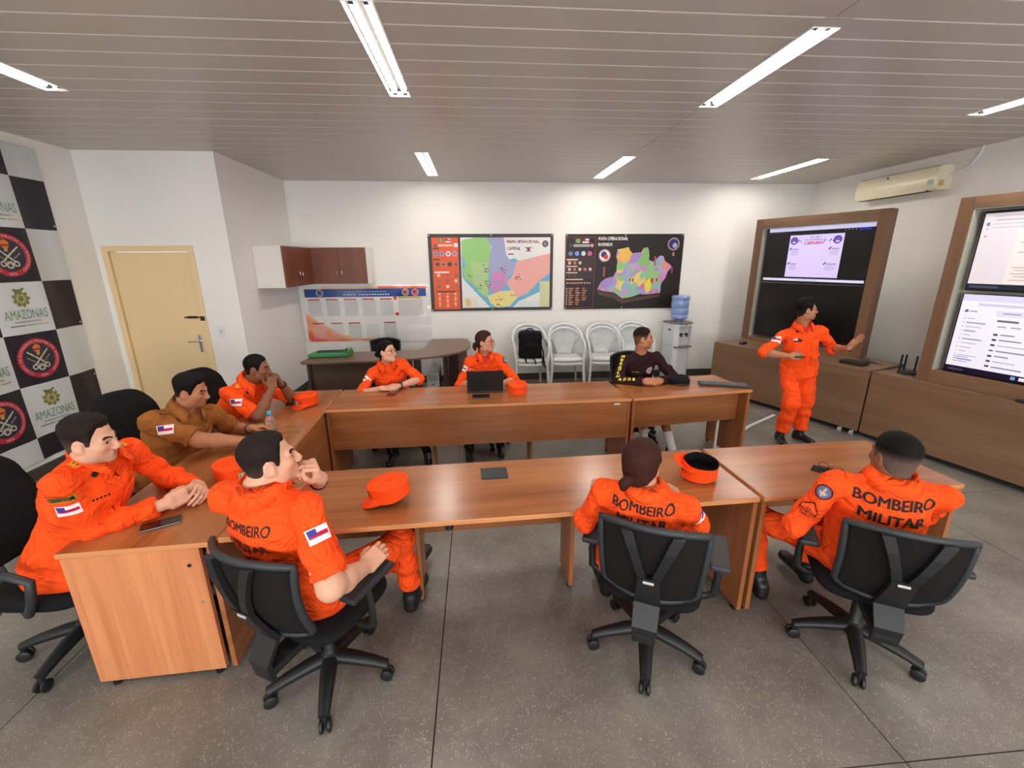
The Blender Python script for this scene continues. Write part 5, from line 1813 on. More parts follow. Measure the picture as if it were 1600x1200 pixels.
MB().box(-.203, -.198, -.52, -.45, .06, .115, ch=.002).build('display_panel', plain('grey_label', srgb(170, 172, 160), rough=.4), t)
MB().box(-.16, -.10, -.549, -.544, .04, .10).build('side_label', plain('tan_label', srgb(196, 166, 110), rough=.5), t)
m = MB(); m.lathe([(.012, -.003), (.012, .003)], 12, (-.198, .08, .215), axis='x'); m.build('logo_dot', M_DARK, t)
m = MB(); m.tube([(-.05, -.545, .15), (-.03, -.60, .16), (-.015, -.72, .22), (-.01, -.78, .32), (-.01, -.80, .39)], .012, 8); autosmooth(m.build('drain_hose', M_WHITEP, t), 60)

# ================================================================== back of the room
# wall cupboards in the corner
M_LAM = plain('white_laminate', srgb(226, 222, 216), rough=.45)
M_CUP = wood('reddish_cupboard_wood', srgb(98, 50, 30), srgb(116, 62, 38), srgb(130, 72, 46), 2, rough=.4)
def handle(parent, x, y, z, ax):
    m = MB()
    o = Vector((x, y, z)); nn = Vector(ax)
    m.tube([o, o + nn * .022 + Vector((0, 0, .006)), o + nn * .025 + Vector((0, 0, .045)), o + nn * .022 + Vector((0, 0, .084)), o + Vector((0, 0, .09))], .006, 6)
    autosmooth(m.build('handle', M_CHROME, parent), 60)
t = empty('wall_cupboard', (XP, 5.84, 1.63))
tag(t, 'corner wall cupboard with a white end on the partition wall', 'cupboard', 'wall cupboards')
panel('cabinet_body', (.001, .34, .0, 1.24, 0, .515), M_LAM, t)
for a, b, hx in ((.003, .45, .41), (.454, .90, .50)):
    o = panel('cupboard_door', (.341, .36, a, b, .003, .512), M_CUP, t); handle(o, .36, hx, .10, (1, 0, 0))
t = empty('wall_cupboard', (-2.40, YB, 1.63))
tag(t, 'corner wall cupboard with two reddish doors on the back wall', 'cupboard', 'wall cupboards')
panel('cabinet_body', (.0, .83, -.33, -.001, 0, .515), M_LAM, t)
for a, b, hx in ((.003, .40, .365), (.404, .795, .44)):
    o = panel('cupboard_door', (a, b, -.349, -.331, .003, .512), M_CUP, t); handle(o, hx, -.349, .10, (0, -1, 0))

# notice board under the cupboards
t = empty('notice_board', (-2.745, YB, .70))
tag(t, 'white acrylic notice board with blue header and clear pockets', 'notice board')
BW, BH = 2.0, .885
M_ACR = vcol('glossy_board_print', rough=.06, spec=.6, coat=.6)
cv = Canvas(BW, BH, 300, 134, srgb(228, 226, 224))
X, Y = cv.X, cv.Y
fl_ = .40 * np.exp(-((X - .06) / .42) ** 1.3) + .05 * np.exp(-X) + .015 * np.sin(X * 19)
fm = (Y < .02 + fl_) & (Y > .02) & (X > .06) & (X < 1.2)
tt = np.clip((Y - .02) / (fl_ + .02) * .75 + .35 * X + .12 * np.sin(X * 17 + Y * 26), 0, 1)[..., None]
flame = np.array(srgb(222, 66, 34)) * (1 - tt) + np.array(srgb(246, 200, 160)) * tt
cv.a[fm] = flame[fm]
cv.rect(.08, BH - .17, 1.94, BH - .045, srgb(24, 66, 146))
cv.rect(.35, BH - .045, 1.2, BH - .012, srgb(228, 196, 140)); cv.rect(1.2, BH - .045, 1.97, BH - .012, srgb(232, 96, 46))
for cx, c_ in ((.31, srgb(96, 100, 130)), (1.62, srgb(200, 120, 80)), (1.77, srgb(214, 92, 80))):
    cv.circ(cx, BH - .108, .055, srgb(190, 180, 190)); cv.circ(cx, BH - .108, .044, c_); cv.circ(cx - .01, BH - .1, .018, srgb(60, 50, 90))
for i in range(22): cv.rect(.68 + i * .03, BH - .098, .70 + i * .03, BH - .086, srgb(150, 176, 214))
cv.text('QUADRO DE', .66, BH - .145, .024, srgb(214, 224, 240), width=.20)
for i in range(12): cv.rect(.90 + i * .04, BH - .143, .93 + i * .04, BH - .123, srgb(190, 204, 230))
for i in range(5):
    px = .12 + i * .275
    cv.rect(px, BH - .215, px + .18, BH - .198, srgb(190, 40, 50)); cv.rect(px, BH - .46, px + .20, BH - .225, srgb(216, 213, 213))
    if i != 3: cv.rect(px + .03, .30, px + .21, .316, srgb(180, 44, 56)); cv.rect(px + .03, .06, px + .22, .29, srgb(204, 202, 202)) if i > 1 else None
cv.rect(1.50, BH - .205, 1.86, BH - .18, srgb(190, 180, 60)); cv.circ(1.455, BH - .195, .028, srgb(214, 60, 50)); cv.circ(1.47, BH - .445, .028, srgb(214, 60, 50))
cv.rect(1.50, BH - .47, 1.88, BH - .22, srgb(214, 212, 212))
panel('board', (0, BW, -.012, -.001, 0, BH), M_LAM, t)
cv.build('printed_face', M_ACR, t, (0, -.0125, 0), (1, 0, 0), (0, 0, 1))
M_SLEEVE, _nt, _b = _new('clear_sleeve')
_tr = _nt.nodes.new('ShaderNodeBsdfTransparent'); _mx = _nt.nodes.new('ShaderNodeMixShader'); _mx.inputs[0].default_value = .14
_b.inputs['Base Color'].default_value = (.8, .8, .8, 1); _b.inputs['Roughness'].default_value = .04
_nt.links.new(_tr.outputs[0], _mx.inputs[1]); _nt.links.new(_b.outputs[0], _mx.inputs[2]); _nt.links.new(_mx.outputs[0], _nt.nodes['Material Output'].inputs[0])
for i in range(5):
    px = .12 + i * .275
    bevelled(MB().box(px, px + .20, -.020, -.0135, BH - .46, BH - .225).build('clear_pocket', M_SLEEVE, t), .001)
    bevelled(MB().box(px + .025, px + .225, -.020, -.0135, .06, .29).build('clear_pocket', M_SLEEVE, t), .001)
bevelled(MB().box(1.5, 1.88, -.020, -.0135, BH - .47, BH - .22).build('clear_pocket', M_SLEEVE, t), .001)
def stud(parent, x, z, y=-.014):
    m = MB(); m.lathe([(.009, .002), (.009, -.002), (.004, -.005)], 10, (x, y, z), axis='y'); m.build('stud', M_WHITEP, parent)
for x, z in ((.05, BH - .03), (1.96, BH - .03), (.08, .04), (1.95, .04)): stud(t, x, z)

# two printed maps
M_POSTER = vcol('printed_poster', rough=.4, spec=.35)
def zc(x0, y0, x1, y1, W, H):
    return lambda x, y: ((x - x0) / (x1 - x0) * W, H - (y - y0) / (y1 - y0) * H)
PW, PH = 1.942, 1.172
cv = Canvas(PW, PH, 330, 200, srgb(52, 46, 44))
q = zc(118, 103, 1430, 895, PW, PH)
def R_(x0, y0, x1, y1, c): a = q(x0, y1); b = q(x1, y0); cv.rect(a[0], a[1], b[0], b[1], c)
def G_(pts, c): cv.poly([q(*p) for p in pts], c)
def O_(x, y, r, c): a = q(x, y); cv.circ(a[0], a[1], r / 1312 * PW, c)
R_(155, 138, 1398, 862, srgb(226, 228, 226))
G_([(440, 160), (440, 420), (470, 560), (600, 700), (750, 862), (1000, 862), (1060, 800), (1250, 720), (1398, 640), (1398, 500), (1200, 430), (900, 300), (600, 250)], srgb(106, 176, 206))
G_([(455, 200), (480, 160), (600, 140), (720, 138), (770, 200), (760, 330), (740, 480), (720, 640), (700, 760), (640, 700), (560, 600), (490, 560), (470, 470), (500, 400), (455, 300)], srgb(146, 198, 120))
G_([(560, 380), (740, 400), (730, 760), (640, 690), (570, 590)], srgb(170, 200, 140))
G_([(720, 138), (905, 138), (935, 350), (1040, 400), (1000, 520), (900, 560), (760, 540), (745, 400), (775, 230)], srgb(160, 164, 200))
G_([(1040, 380), (1398, 300), (1398, 500), (1280, 590), (1150, 720), (1040, 760), (980, 690), (930, 600), (1000, 520)], srgb(232, 168, 160))
G_([(770, 500), (890, 480), (950, 560), (900, 660), (800, 720), (730, 660), (760, 580)], srgb(190, 140, 190))
G_([(780, 490), (880, 480), (870, 560), (790, 570)], srgb(214, 130, 186))
G_([(720, 740), (860, 690), (1000, 680), (1050, 760), (960, 850), (830, 862), (760, 820)], srgb(230, 212, 140))
G_([(905, 138), (1398, 138), (1398, 295), (1250, 300), (960, 360), (940, 330)], srgb(232, 230, 228))
R_(465, 750, 612, 862, srgb(224, 220, 206)); G_([(480, 770), (520, 765), (550, 830), (500, 850)], srgb(226, 186, 110))
R_(1060, 800, 1398, 862, srgb(216, 222, 222)); R_(1290, 590, 1398, 862, srgb(206, 206, 160))
R_(152, 138, 450, 874, srgb(222, 88, 42)); R_(428, 138, 452, 874, srgb(60, 40, 36))
R_(452, 138, 458, 862, srgb(226, 228, 226))
rg = random.Random(4)
for (x, y) in ((700, 430), (690, 470), (520, 530), (890, 440), (910, 480), (1040, 520), (1050, 570), (740, 630), (720, 590), (840, 760), (830, 820), (1000, 720), (620, 640)):
    for k_ in range(5):
        a, b = rg.uniform(-36, 30), rg.uniform(-22, 20); R_(x + a, y + b, x + a + rg.uniform(8, 26), y + b + 7, srgb(90, 70, 70))
    O_(x, y + 18, 5, srgb(170, 40, 40))
R_(228, 150, 280, 184, srgb(40, 130, 60)); O_(254, 167, 13, srgb(230, 200, 60)); O_(254, 167, 7, srgb(30, 50, 120))
R_(300, 150, 354, 186, srgb(236, 230, 232)); R_(300, 160, 354, 174, srgb(190, 40, 60)); R_(300, 150, 322, 168, srgb(50, 50, 110))
R_(222, 204, 374, 224, srgb(238, 190, 170)); O_(192, 220, 18, srgb(110, 80, 120)); R_(384, 196, 424, 232, srgb(236, 226, 222))
for i, c_ in enumerate((srgb(170, 140, 160), srgb(150, 150, 210), srgb(226, 230, 226), srgb(210, 150, 180))): O_(190 + i * 66, 300, 26, c_); O_(190 + i * 66, 300, 14, srgb(120, 120, 160))
for i, c_ in enumerate((srgb(120, 80, 60), srgb(160, 140, 90), srgb(90, 60, 60), srgb(190, 110, 100))): O_(206 + i * 64, 406, 24, c_); O_(206 + i * 64, 406, 12, srgb(60, 40, 44))
R_(168, 478, 320, 494, srgb(240, 226, 216))
for i in range(3):
    for j in range(3): O_(212 + i * 90, 518 + j * 58, 18, (srgb(226, 200, 170), srgb(170, 100, 70), srgb(150, 90, 80))[(i + j) % 3])
for (a, b, c_, d_) in ((160, 242, 230, 254), (160, 352, 235, 364), (180, 682, 380, 694)): R_(a, b, c_, d_, srgb(60, 30, 26))
for i in range(3):
    for j in range(6): R_(196 + i * 84, 706 + j * 25, 226 + i * 84, 722 + j * 25, (srgb(236, 200, 180), srgb(240, 150, 90))[(i + j) % 2])
cv1 = cv
a = q(938, 196); cv.text('MAPA OPERACIONAL', a[0], a[1], .046, srgb(120, 30, 40), width=.51, bold=.05)
a = q(940, 264); cv.text('CAPITAL', a[0], a[1], .046, srgb(120, 30, 40), width=.21, bold=.05)
O_(1345, 204, 33, srgb(60, 54, 60)); O_(1345, 204, 22, srgb(130, 120, 126)); O_(1166, 255, 18, srgb(150, 40, 50)); R_(1126, 236, 1206, 246, srgb(90, 80, 84)); R_(1136, 274, 1196, 282, srgb(90, 80, 84)); R_(950, 300, 1010, 312, srgb(110, 80, 84))
def poster(nm, label, x, z, W, H, cv, studs):
    t = empty(nm, (x, YB, z)); tag(t, label, 'map', 'printed wall maps')
    panel('board', (0, W, -.012, -.001, 0, H), M_DARK, t)
    cv.build('printed_map', M_POSTER, t, (0, -.0135, 0), (1, 0, 0), (0, 0, 1))
    for sx, sz in studs: stud(t, sx, sz, -.016)
    return t
poster('wall_map', 'pastel city map with an orange side column and black border', -.731, 1.172, PW, PH, cv1, [(.02, PH - .02), (PW / 2, PH - .02), (PW - .02, PH - .02), (.02, .02), (PW / 2, .02), (PW - .02, .02)])

PW, PH = 1.914, 1.168
cv = Canvas(PW, PH, 330, 200, srgb(34, 28, 27))
q = zc(160, 104, 1393, 886, PW, PH)
R_(163, 130, 470, 872, srgb(120, 50, 38)); R_(172, 138, 462, 864, srgb(32, 22, 32)); R_(180, 330, 456, 560, srgb(54, 38, 40))
out = [(700, 260), (780, 245), (815, 235), (830, 270), (860, 300), (950, 290), (975, 245), (1020, 240), (1035, 290), (1040, 370), (1080, 390), (1130, 350), (1150, 325), (1190, 330), (1210, 380), (1280, 430), (1285, 455), (1250, 490), (1230, 560), (1190, 620), (1185, 720), (1040, 735), (960, 730), (880, 760), (780, 775), (690, 710), (560, 690), (505, 670), (540, 600), (590, 560), (670, 540), (700, 480), (705, 380), (690, 330)]
inm = cv.inpoly([q(*p) for p in out])
# slab side below the map
G_([(505, 680), (560, 700), (690, 720), (780, 785), (880, 772), (1040, 745), (1185, 735), (1185, 760), (1000, 790), (780, 830), (680, 770), (520, 730)], srgb(84, 62, 52))
rg = np.random.RandomState(11)
sx = rg.uniform(520, 1280, 90); sy = rg.uniform(320, 760, 90)
S2 = np.array([q(a, b) for a, b in zip(sx, sy)])
pal = np.array([srgb(*c_) for c_ in ((170, 150, 205), (150, 196, 130), (226, 150, 140), (206, 140, 190), (150, 180, 210), (190, 160, 210), (226, 206, 120), (214, 120, 160), (140, 190, 170))])
wx = cv.X + .02 * np.sin(cv.Y * 40) + .01 * np.sin(cv.X * 60); wy = cv.Y + .02 * np.sin(cv.X * 36)
dd = (wx[..., None] - S2[:, 0]) ** 2 + (wy[..., None] - S2[:, 1]) ** 2
idx_ = dd.argmin(-1)
cv.a[inm] = pal[(idx_ * 7 + idx_ // 3) % len(pal)][inm]
G_([(700, 260), (780, 245), (815, 235), (830, 270), (860, 310), (850, 360), (770, 405), (740, 360), (695, 340), (730, 300)], srgb(232, 186, 86))
G_([(850, 310), (960, 295), (960, 340), (900, 400), (830, 410)], srgb(164, 140, 204))
G_([(975, 245), (1020, 240), (1040, 380), (1060, 410), (980, 450), (910, 400), (960, 330)], srgb(136, 190, 116))
G_([(710, 370), (770, 405), (800, 430), (760, 470), (700, 470)], srgb(146, 198, 124))
G_([(540, 600), (600, 560), (670, 545), (660, 620), (600, 660), (530, 660)], srgb(164, 140, 206))
G_([(1010, 600), (1060, 560), (1085, 590), (1080, 690), (1030, 720), (1015, 660)], srgb(232, 220, 70))
for (x, h_) in ((570, 100), (1104, 100), (1085, 80), (1140, 60), (880, 60), (850, 50)): R_(x - 10, 330 if x > 1000 else 540 - h_, x + 10, 330 + h_ if x > 1000 else 540, srgb(178, 84, 60)) if x in (570, 1104) else R_(x - 8, 560, x + 8, 560 + h_ * .6, srgb(150, 50, 44))
R_(1284, 290, 1304, 330, srgb(190, 140, 90)); R_(1286, 450, 1304, 510, srgb(150, 60, 44))
for (x, y, r) in ((568, 322, 66), (1288, 208, 66)):
    O_(x, y, r, srgb(190, 150, 160)); O_(x, y, r * .82, srgb(236, 226, 226) if x < 900 else srgb(52, 50, 110)); O_(x - 8, y - 10, r * .5, srgb(44, 50, 120)); O_(x + 14, y + 14, r * .4, srgb(206, 60, 50) if x < 900 else srgb(170, 170, 206))
R_(256, 150, 318, 194, srgb(40, 130, 50)); O_(287, 172, 17, srgb(226, 200, 50)); O_(287, 172, 9, srgb(30, 46, 110))
R_(332, 150, 398, 194, srgb(236, 230, 232)); R_(332, 166, 398, 180, srgb(190, 40, 60)); R_(332, 150, 362, 176, srgb(130, 30, 46))
R_(244, 206, 410, 232, srgb(170, 156, 160)); O_(214, 218, 17, srgb(80, 70, 90)); O_(432, 218, 18, srgb(214, 150, 140))
for i, c_ in enumerate((srgb(110, 120, 150), srgb(120, 150, 220), srgb(190, 214, 206), srgb(206, 90, 120))): O_(214 + i * 66, 300, 25, c_)
for y in (362, 430, 498, 568): R_(174, y - 6, 174 + 118 + (60 if y == 568 else 0), y + 6, srgb(226, 190, 170))
for y, n_ in ((395, 3), (462, 5), (530, 2)):
    for i in range(n_): O_(206 + i * 54, y, 18, (srgb(206, 180, 160), srgb(170, 110, 100))[i % 2] if y != 530 else srgb(80, 66, 66))
for i in range(10): O_(188 + i * 26, 604, 9, srgb(230, 160, 140))
for j in range(8):
    O_(184, 662 + j * 24, 9, srgb(150, 140, 150))
    for i in range(3): R_(206 + i * 70, 656 + j * 24, 256 + i * 70 - 10 * ((i + j) % 3), 668 + j * 24, srgb(206, 130, 90) if i < 2 else srgb(200, 110, 60)) if not (j > 5 and i == 2) else None
a = q(498, 166); cv.text('MAPA OPERACIONAL', a[0], a[1], .050, srgb(226, 218, 214), width=.475, bold=.05)
a = q(498, 226); cv.text('INTERIOR', a[0], a[1], .050, srgb(226, 218, 214), width=.23, bold=.05)
poster('wall_map', 'dark state map with a colourful mosaic of districts', 1.408, 1.170, PW, PH, cv, [(.02, PH - .02), (PW / 2, PH - .02), (PW - .02, PH - .02), (.02, .02), (PW / 2, .02)])

# ================================================================== checkered banner on the left wall
t = empty('banner', (XL, 0, 0))
tag(t, 'black and white checkered banner with round crests and green lettering', 'banner')
by0, by1, bz0, bz1 = 2.73, 4.92, .16, 2.992
ylines = [2.735, 3.20, 3.66, 4.122, 4.585, 4.92]
zlines = [3.17, 2.712, 2.255, 1.788, 1.327, .858, .376, -.09]
def bx(y, z):
    return .022 + .010 * np.sin(y * 7 + z * 1.1) + .006 * np.sin(y * 17 + z * 2.6 + 1) + .012 * np.exp(-((y - 4.52 - .02 * z) / .10) ** 2)
cv = Canvas(by1 - by0, bz1 - bz0, 200, 240, (0, 0, 0))
gy_, gz_ = cv.X + by0, cv.Y + bz0
ci = np.searchsorted(np.array(ylines), gy_) - 1
ri = np.searchsorted(-np.array(zlines), -gz_) - 1
white = ((ci + ri) % 2 == 0)
cv.a[:] = np.where(white[..., None], np.array(srgb(204, 208, 208)), np.array(srgb(36, 30, 40)))
o = cv.build('banner_cloth', vcol('banner_vinyl', rough=.45, spec=.35), t, None, None, None, warp=lambda a, b: np.stack([bx(a + by0, b + bz0), a + by0, b + bz0], -1))
o.data.polygons.foreach_set('use_smooth', np.ones(len(o.data.polygons), bool))
M_GREENT = plain('green_letter_ink', srgb(118, 150, 118), rough=.5)
M_REDT = plain('pale_red_letter_ink', srgb(236, 170, 176), rough=.5)
M_GREYT = plain('grey_letter_ink', srgb(90, 90, 96), rough=.5)
def crest(cy, cz, r):
    n_ = 72
    c_ = Canvas(2 * r, 2 * r, n_, n_, srgb(34, 32, 50))
    c_.circ(r, r, r, srgb(176, 44, 62), r * .76)
    c_.circ(r, r, r * .76, srgb(44, 46, 62))
    W2 = srgb(196, 190, 170); GD = srgb(190, 146, 60)
    for s_ in (-1, 1):
        c_.line(r + s_ * r * .5, r + r * .38, r - s_ * r * .28, r - r * .30, r * .07, W2)
        c_.line(r + s_ * r * .55, r + r * .10, r - s_ * r * .1, r - r * .45, r * .05, srgb(150, 130, 110))
    c_.circ(r, r - r * .46, r * .17, W2, r * .10)
    for s_ in (-1, 1): c_.circ(r + s_ * r * .30, r - r * .40, r * .14, W2, r * .08)
    c_.circ(r, r + r * .52, r * .20, srgb(206, 120, 50)); c_.rect(r - r * .2, r + r * .42, r + r * .2, r + r * .50, srgb(150, 30, 30)); c_.rect(r - r * .09, r + r * .18, r + r * .09, r + r * .34, GD)
    keep = np.hypot(c_.X - r, c_.Y - r) <= r
    i, j = np.meshgrid(np.arange(n_), np.arange(n_)); qd = j * (n_ + 1) + i
    F = np.stack([qd, qd + 1, qd + n_ + 2, qd + n_ + 1], -1)[keep]
    gx_, gz2 = np.meshgrid(np.arange(n_ + 1) * 2 * r / n_, np.arange(n_ + 1) * 2 * r / n_)
    yv, zv = gx_ - r + cy, gz2 - r + cz
    meshobj('crest', np.stack([bx(yv, zv) + .003, yv, zv], -1).reshape(-1, 3), F, MATS['banner_vinyl'], t, facecols=c_.a[keep])
    ring = 'CORPO DE BOMBEIROS MILITAR DO AMAZONAS'
    v, f = text_tris(ring, .02)
    w0 = v[:, 0].max()
    span = math.radians(292)
    def wp(a, b):
        th = math.pi / 2 + span / 2 - a / w0 * span
        rr = r * .82 + b * r * .115
        y_, z_ = cy + rr * math.cos(th), cz + rr * math.sin(th)
        return (float(bx(y_, z_)) + .005, y_, z_)
    meshobj('crest_lettering', [wp(p[0], p[1]) for p in v], f, M_REDT, t)
    v, f = text_tris('1876', .03)
    def wq(a, b):
        th = -math.pi / 2 - .2 + a / v[:, 0].max() * .4
        rr = r * .93 - b * r * .0 
        y_, z_ = cy + (r * .93 - b * r * .11) * math.cos(th) * 1.0, cz + (r * .93 - b * r * .11) * math.sin(th)
        return (float(bx(y_, z_)) + .005, y_, z_)
    meshobj('crest_lettering', [wq(p[0], p[1]) for p in v], f, M_REDT, t)
def arms(cy, cz):
    n_ = 44
    c_ = Canvas(.2, .2, n_, n_, (9, 9, 9))
    c_.circ(.1, .085, .062, srgb(140, 134, 76)); c_.circ(.1, .085, .040, srgb(176, 172, 120)); c_.circ(.1, .085, .024, srgb(110, 116, 70)); c_.line(.055, .165, .1, .148, .02, srgb(96, 100, 60)); c_.line(.1, .148, .14, .172, .016, srgb(96, 100, 60)); c_.rect(.09, .12, .11, .17, srgb(110, 110, 60))
    for a in range(9):
        c_.circ(.1 + .066 * math.cos(a * .7), .085 + .062 * math.sin(a * .7), .014, srgb(120, 122, 66))
    keep = c_.a[..., 0] < 5
    i, j = np.meshgrid(np.arange(n_), np.arange(n_)); qd = j * (n_ + 1) + i
    F = np.stack([qd, qd + 1, qd + n_ + 2, qd + n_ + 1], -1)[keep]
    gx_, gz2 = np.meshgrid(np.arange(n_ + 1) * .2 / n_, np.arange(n_ + 1) * .2 / n_)
    yv, zv = gx_ - .1 + cy, gz2 - .1 + cz
    meshobj('coat_of_arms', np.stack([bx(yv, zv) + .003, yv, zv], -1).reshape(-1, 3), F, MATS['banner_vinyl'], t, facecols=c_.a[keep])
def wl(y_, z_): return (float(bx(y_, z_)) + .004, y_, z_)
for c_i in range(0, 4):
    for r_i in range(0, 7):
        cy, cz = (ylines[c_i] + ylines[c_i + 1]) / 2, (zlines[r_i] + zlines[r_i + 1]) / 2
        if cz < .3 or cz > 2.8: continue
        if (c_i + r_i) % 2 == 0:
            arms(cy, cz + .10)
            flat_text('banner_lettering', 'AMAZONAS', M_GREENT, t, None, None, None, .085, width=.37, bold=-.01, align='c', warp=lambda a, b: wl(cy + a, cz - .095 + b))
            flat_text('banner_lettering', 'GOVERNO DO ESTADO', M_GREYT, t, None, None, None, .014, width=.24, align='c', warp=lambda a, b: wl(cy + a, cz - .128 + b))
            for a0, a1, cc in ((-.16, -.03, M_GREYT), (-.02, .07, M_GREENT), (.08, .17, M_GOLD)):
                meshobj('rule_line', [wl(cy + a0, cz - .158), wl(cy + a1, cz - .158), wl(cy + a1, cz - .150), wl(cy + a0, cz - .150)], [(0, 1, 2, 3)], cc, t)
        else:
            crest(cy, cz, .185)
for z_ in (2.94, 2.3, 1.36, .80): 
    m = MB(); m.lathe([(.009, 0), (.009, .004), (.005, .005)], 10, (float(bx(4.895, z_)) + .001, 4.895, z_), axis='x'); m.build('eyelet', M_CHROME, t)
# ---- dark desk at the back
t = empty('office_desk', (0, 0, 0))
tag(t, 'dark wood L-shaped desk with a rounded end below the notice board', 'desk')
poly = [(-2.22, 5.47), (-2.18, 5.425), (-1.19, 5.455), (-.85, 5.53), (-.60, 5.62), (-.42, 5.73), (-.27, 5.87), (-.17, 6.05), (-.12, 6.28), (-.12, 6.6), (-.17, 6.88), (-.25, 6.94), (-.74, 6.94), (-.76, 6.2), (-.85, 6.06), (-2.17, 6.05)]
bevelled(MB().prism(poly, .722, .75).build('desk_top', M_DESK, t), .005)
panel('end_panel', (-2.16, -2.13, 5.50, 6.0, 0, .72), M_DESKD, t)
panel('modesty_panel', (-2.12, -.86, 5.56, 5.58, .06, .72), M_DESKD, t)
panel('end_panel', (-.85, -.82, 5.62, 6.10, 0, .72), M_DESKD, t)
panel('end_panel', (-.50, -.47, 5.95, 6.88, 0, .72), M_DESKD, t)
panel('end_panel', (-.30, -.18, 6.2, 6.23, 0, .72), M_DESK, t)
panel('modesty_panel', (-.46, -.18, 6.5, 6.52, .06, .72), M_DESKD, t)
t = empty('computer_tower', (-.66, 6.25, 0)); tag(t, 'white computer tower standing under the dark desk', 'computer')
bevelled(MB().box(-.09, .09, -.2, .2, .002, .42).build('casing', M_WHITEP, t), .006)
MB().box(-.06, .06, -.203, -.2, .30, .38).build('drive_bay', plain('light_grey', srgb(190, 190, 190), rough=.5), t)
m = MB(); m.lathe([(.012, -.002), (.012, .002)], 10, (0, -.202, .25), axis='y'); m.build('power_button', M_GREYP, t)
# green paper trimmer
t = empty('paper_trimmer', (-1.95, 5.83, .75), math.radians(4)); tag(t, 'green paper trimmer with a dark bed on the dark desk', 'paper trimmer')
M_GRN = plain('green_enamel', srgb(52, 140, 74), rough=.35)
m = MB(); m.prism([(-.26, -.13), (.24, -.13), (.26, .13), (-.20, .13)], .006, .05); bevelled(m.build('base', M_GRN, t), .006)
MB().box(-.17, .17, -.04, .10, .05, .056).build('cutting_bed', plain('dark_green_mat', srgb(40, 52, 48), rough=.6), t)
MB().box(.19, .25, -.12, .12, .05, .075, ch=.006).build('end_cap', M_GRN, t)
m = MB(); m.lathe([(.012, 0), (.012, .03), (.006, .034)], 10, (.22, -.10, .074)); m.build('knob', M_BLACKP, t)
ch = mesh_chair('black office chair behind the dark desk', (-1.40, 6.28), -92, phase=.1)
ch.scale = (1, 1, .90)

# ---- white plastic garden chairs, stacked two high
def plastic_chair(label, x, y, rz, z=0.0):
    t = empty('plastic_chair', (x, y, z), math.radians(rz))      # faces local -y
    tag(t, label, 'chair', 'white plastic chairs along the back wall')
    m = MB()
    m.grid(lambda u, v: ((u - .5) * (.44 - .04 * v), -.22 + .42 * v, .44 - .02 * v + .012 * ((2 * u - 1) ** 2) - .02 * max(0, 1 - v * 8)), 12, 10)
    solidify(m.build('seat', M_PCH, t, smooth=True), .018)
    m = MB(); m.tube([(-.215, -.222, .415), (-.1, -.23, .405), (.1, -.23, .405), (.215, -.222, .415)], .018, 8, flat=1.4); autosmooth(m.build('seat_rim', M_PCH, t), 60)
    for sx in (-1, 1):
        m = MB(); m.tube([(sx * .235, -.20, .43), (sx * .25, -.225, .2), (sx * .265, -.25, .0)], [.034, .028, .024], 10, flat=.7); autosmooth(m.build('leg', M_PCH, t), 60)
        m = MB(); m.tube([(sx * .20, .19, .43), (sx * .21, .235, .2), (sx * .22, .27, .0)], [.03, .026, .022], 10, flat=.7); autosmooth(m.build('leg', M_PCH, t), 60)
        m = MB(); m.tube([(sx * .24, -.205, .42), (sx * .262, -.20, .56), (sx * .268, -.17, .64), (sx * .270, -.08, .665), (sx * .262, .05, .69)], [.026, .024, .026, .03, .028], 10, flat=.75); autosmooth(m.build('arm', M_PCH, t), 60)
    # arched back rim running into the arms
    pts = []
    for i in range(23):
        a = math.pi * i / 22
        pts.append((.262 * math.cos(a), .05 + .20 * math.sin(a) ** .7, .69 + .215 * math.sin(a) ** .8))
    m = MB(); m.tube(pts, .026, 10, flat=.8); autosmooth(m.build('back_rim', M_PCH, t), 60)
    # splat frame and lattice
    def sp(u, v):      # u -1..1 across, v 0..1 up
        w = .085 + .155 * v ** 1.15
        return Vector((u * w, .195 + .075 * v - .10 * u * u * v ** 2, .43 + .475 * v - .16 * u * u * v ** 2.2))
    for sx in (-1, 1):
        m = MB(); m.tube([sp(sx * .98, v / 8) for v in range(9)], [.022, .02, .016, .014, .013, .012, .012, .012, .012], 8); autosmooth(m.build('splat_rail', M_PCH, t), 60)
    m = MB(); m.grid(lambda u, v: tuple(sp((2 * u - 1) * .95, .0 + .30 * v)), 8, 5); solidify(m.build('splat_base', M_PCH, t, smooth=True), .010)
    lat = MB()
    for k in range(-6, 10):
        for sgn in (-1, 1):
            seg = []
            for i in range(9):
                v = .32 + .66 * i / 8
                u = sgn * ((k / 5.0) - .35 + 1.25 * (v - .32) / .66 - .55)
                if -1 <= u <= 1: seg.append(sp(u, v))
            if len(seg) > 1: lat.tube(seg, .0075, 5, cap=False)
    l = lat.build('lattice', M_PCH, t, smooth=True); l['kind'] = 'stuff'
    return t
M_PCH = plain('white_chair_plastic', srgb(214, 218, 218), rough=.35, spec=.5)
PC = [(.80, 6.66, 2, 'carrying the backpack'), (1.37, 6.66, -2, 'second from the left'), (1.98, 6.66, -4, 'third from the left'), (2.50, 6.74, -6, 'behind the man in maroon')]
for i, (x, y, rz, w) in enumerate(PC):
    plastic_chair('white plastic armchair, lower of the stack ' + w, x, y, rz)
    plastic_chair('white plastic armchair, top of the stack ' + w, x, y + .006, rz, .058)

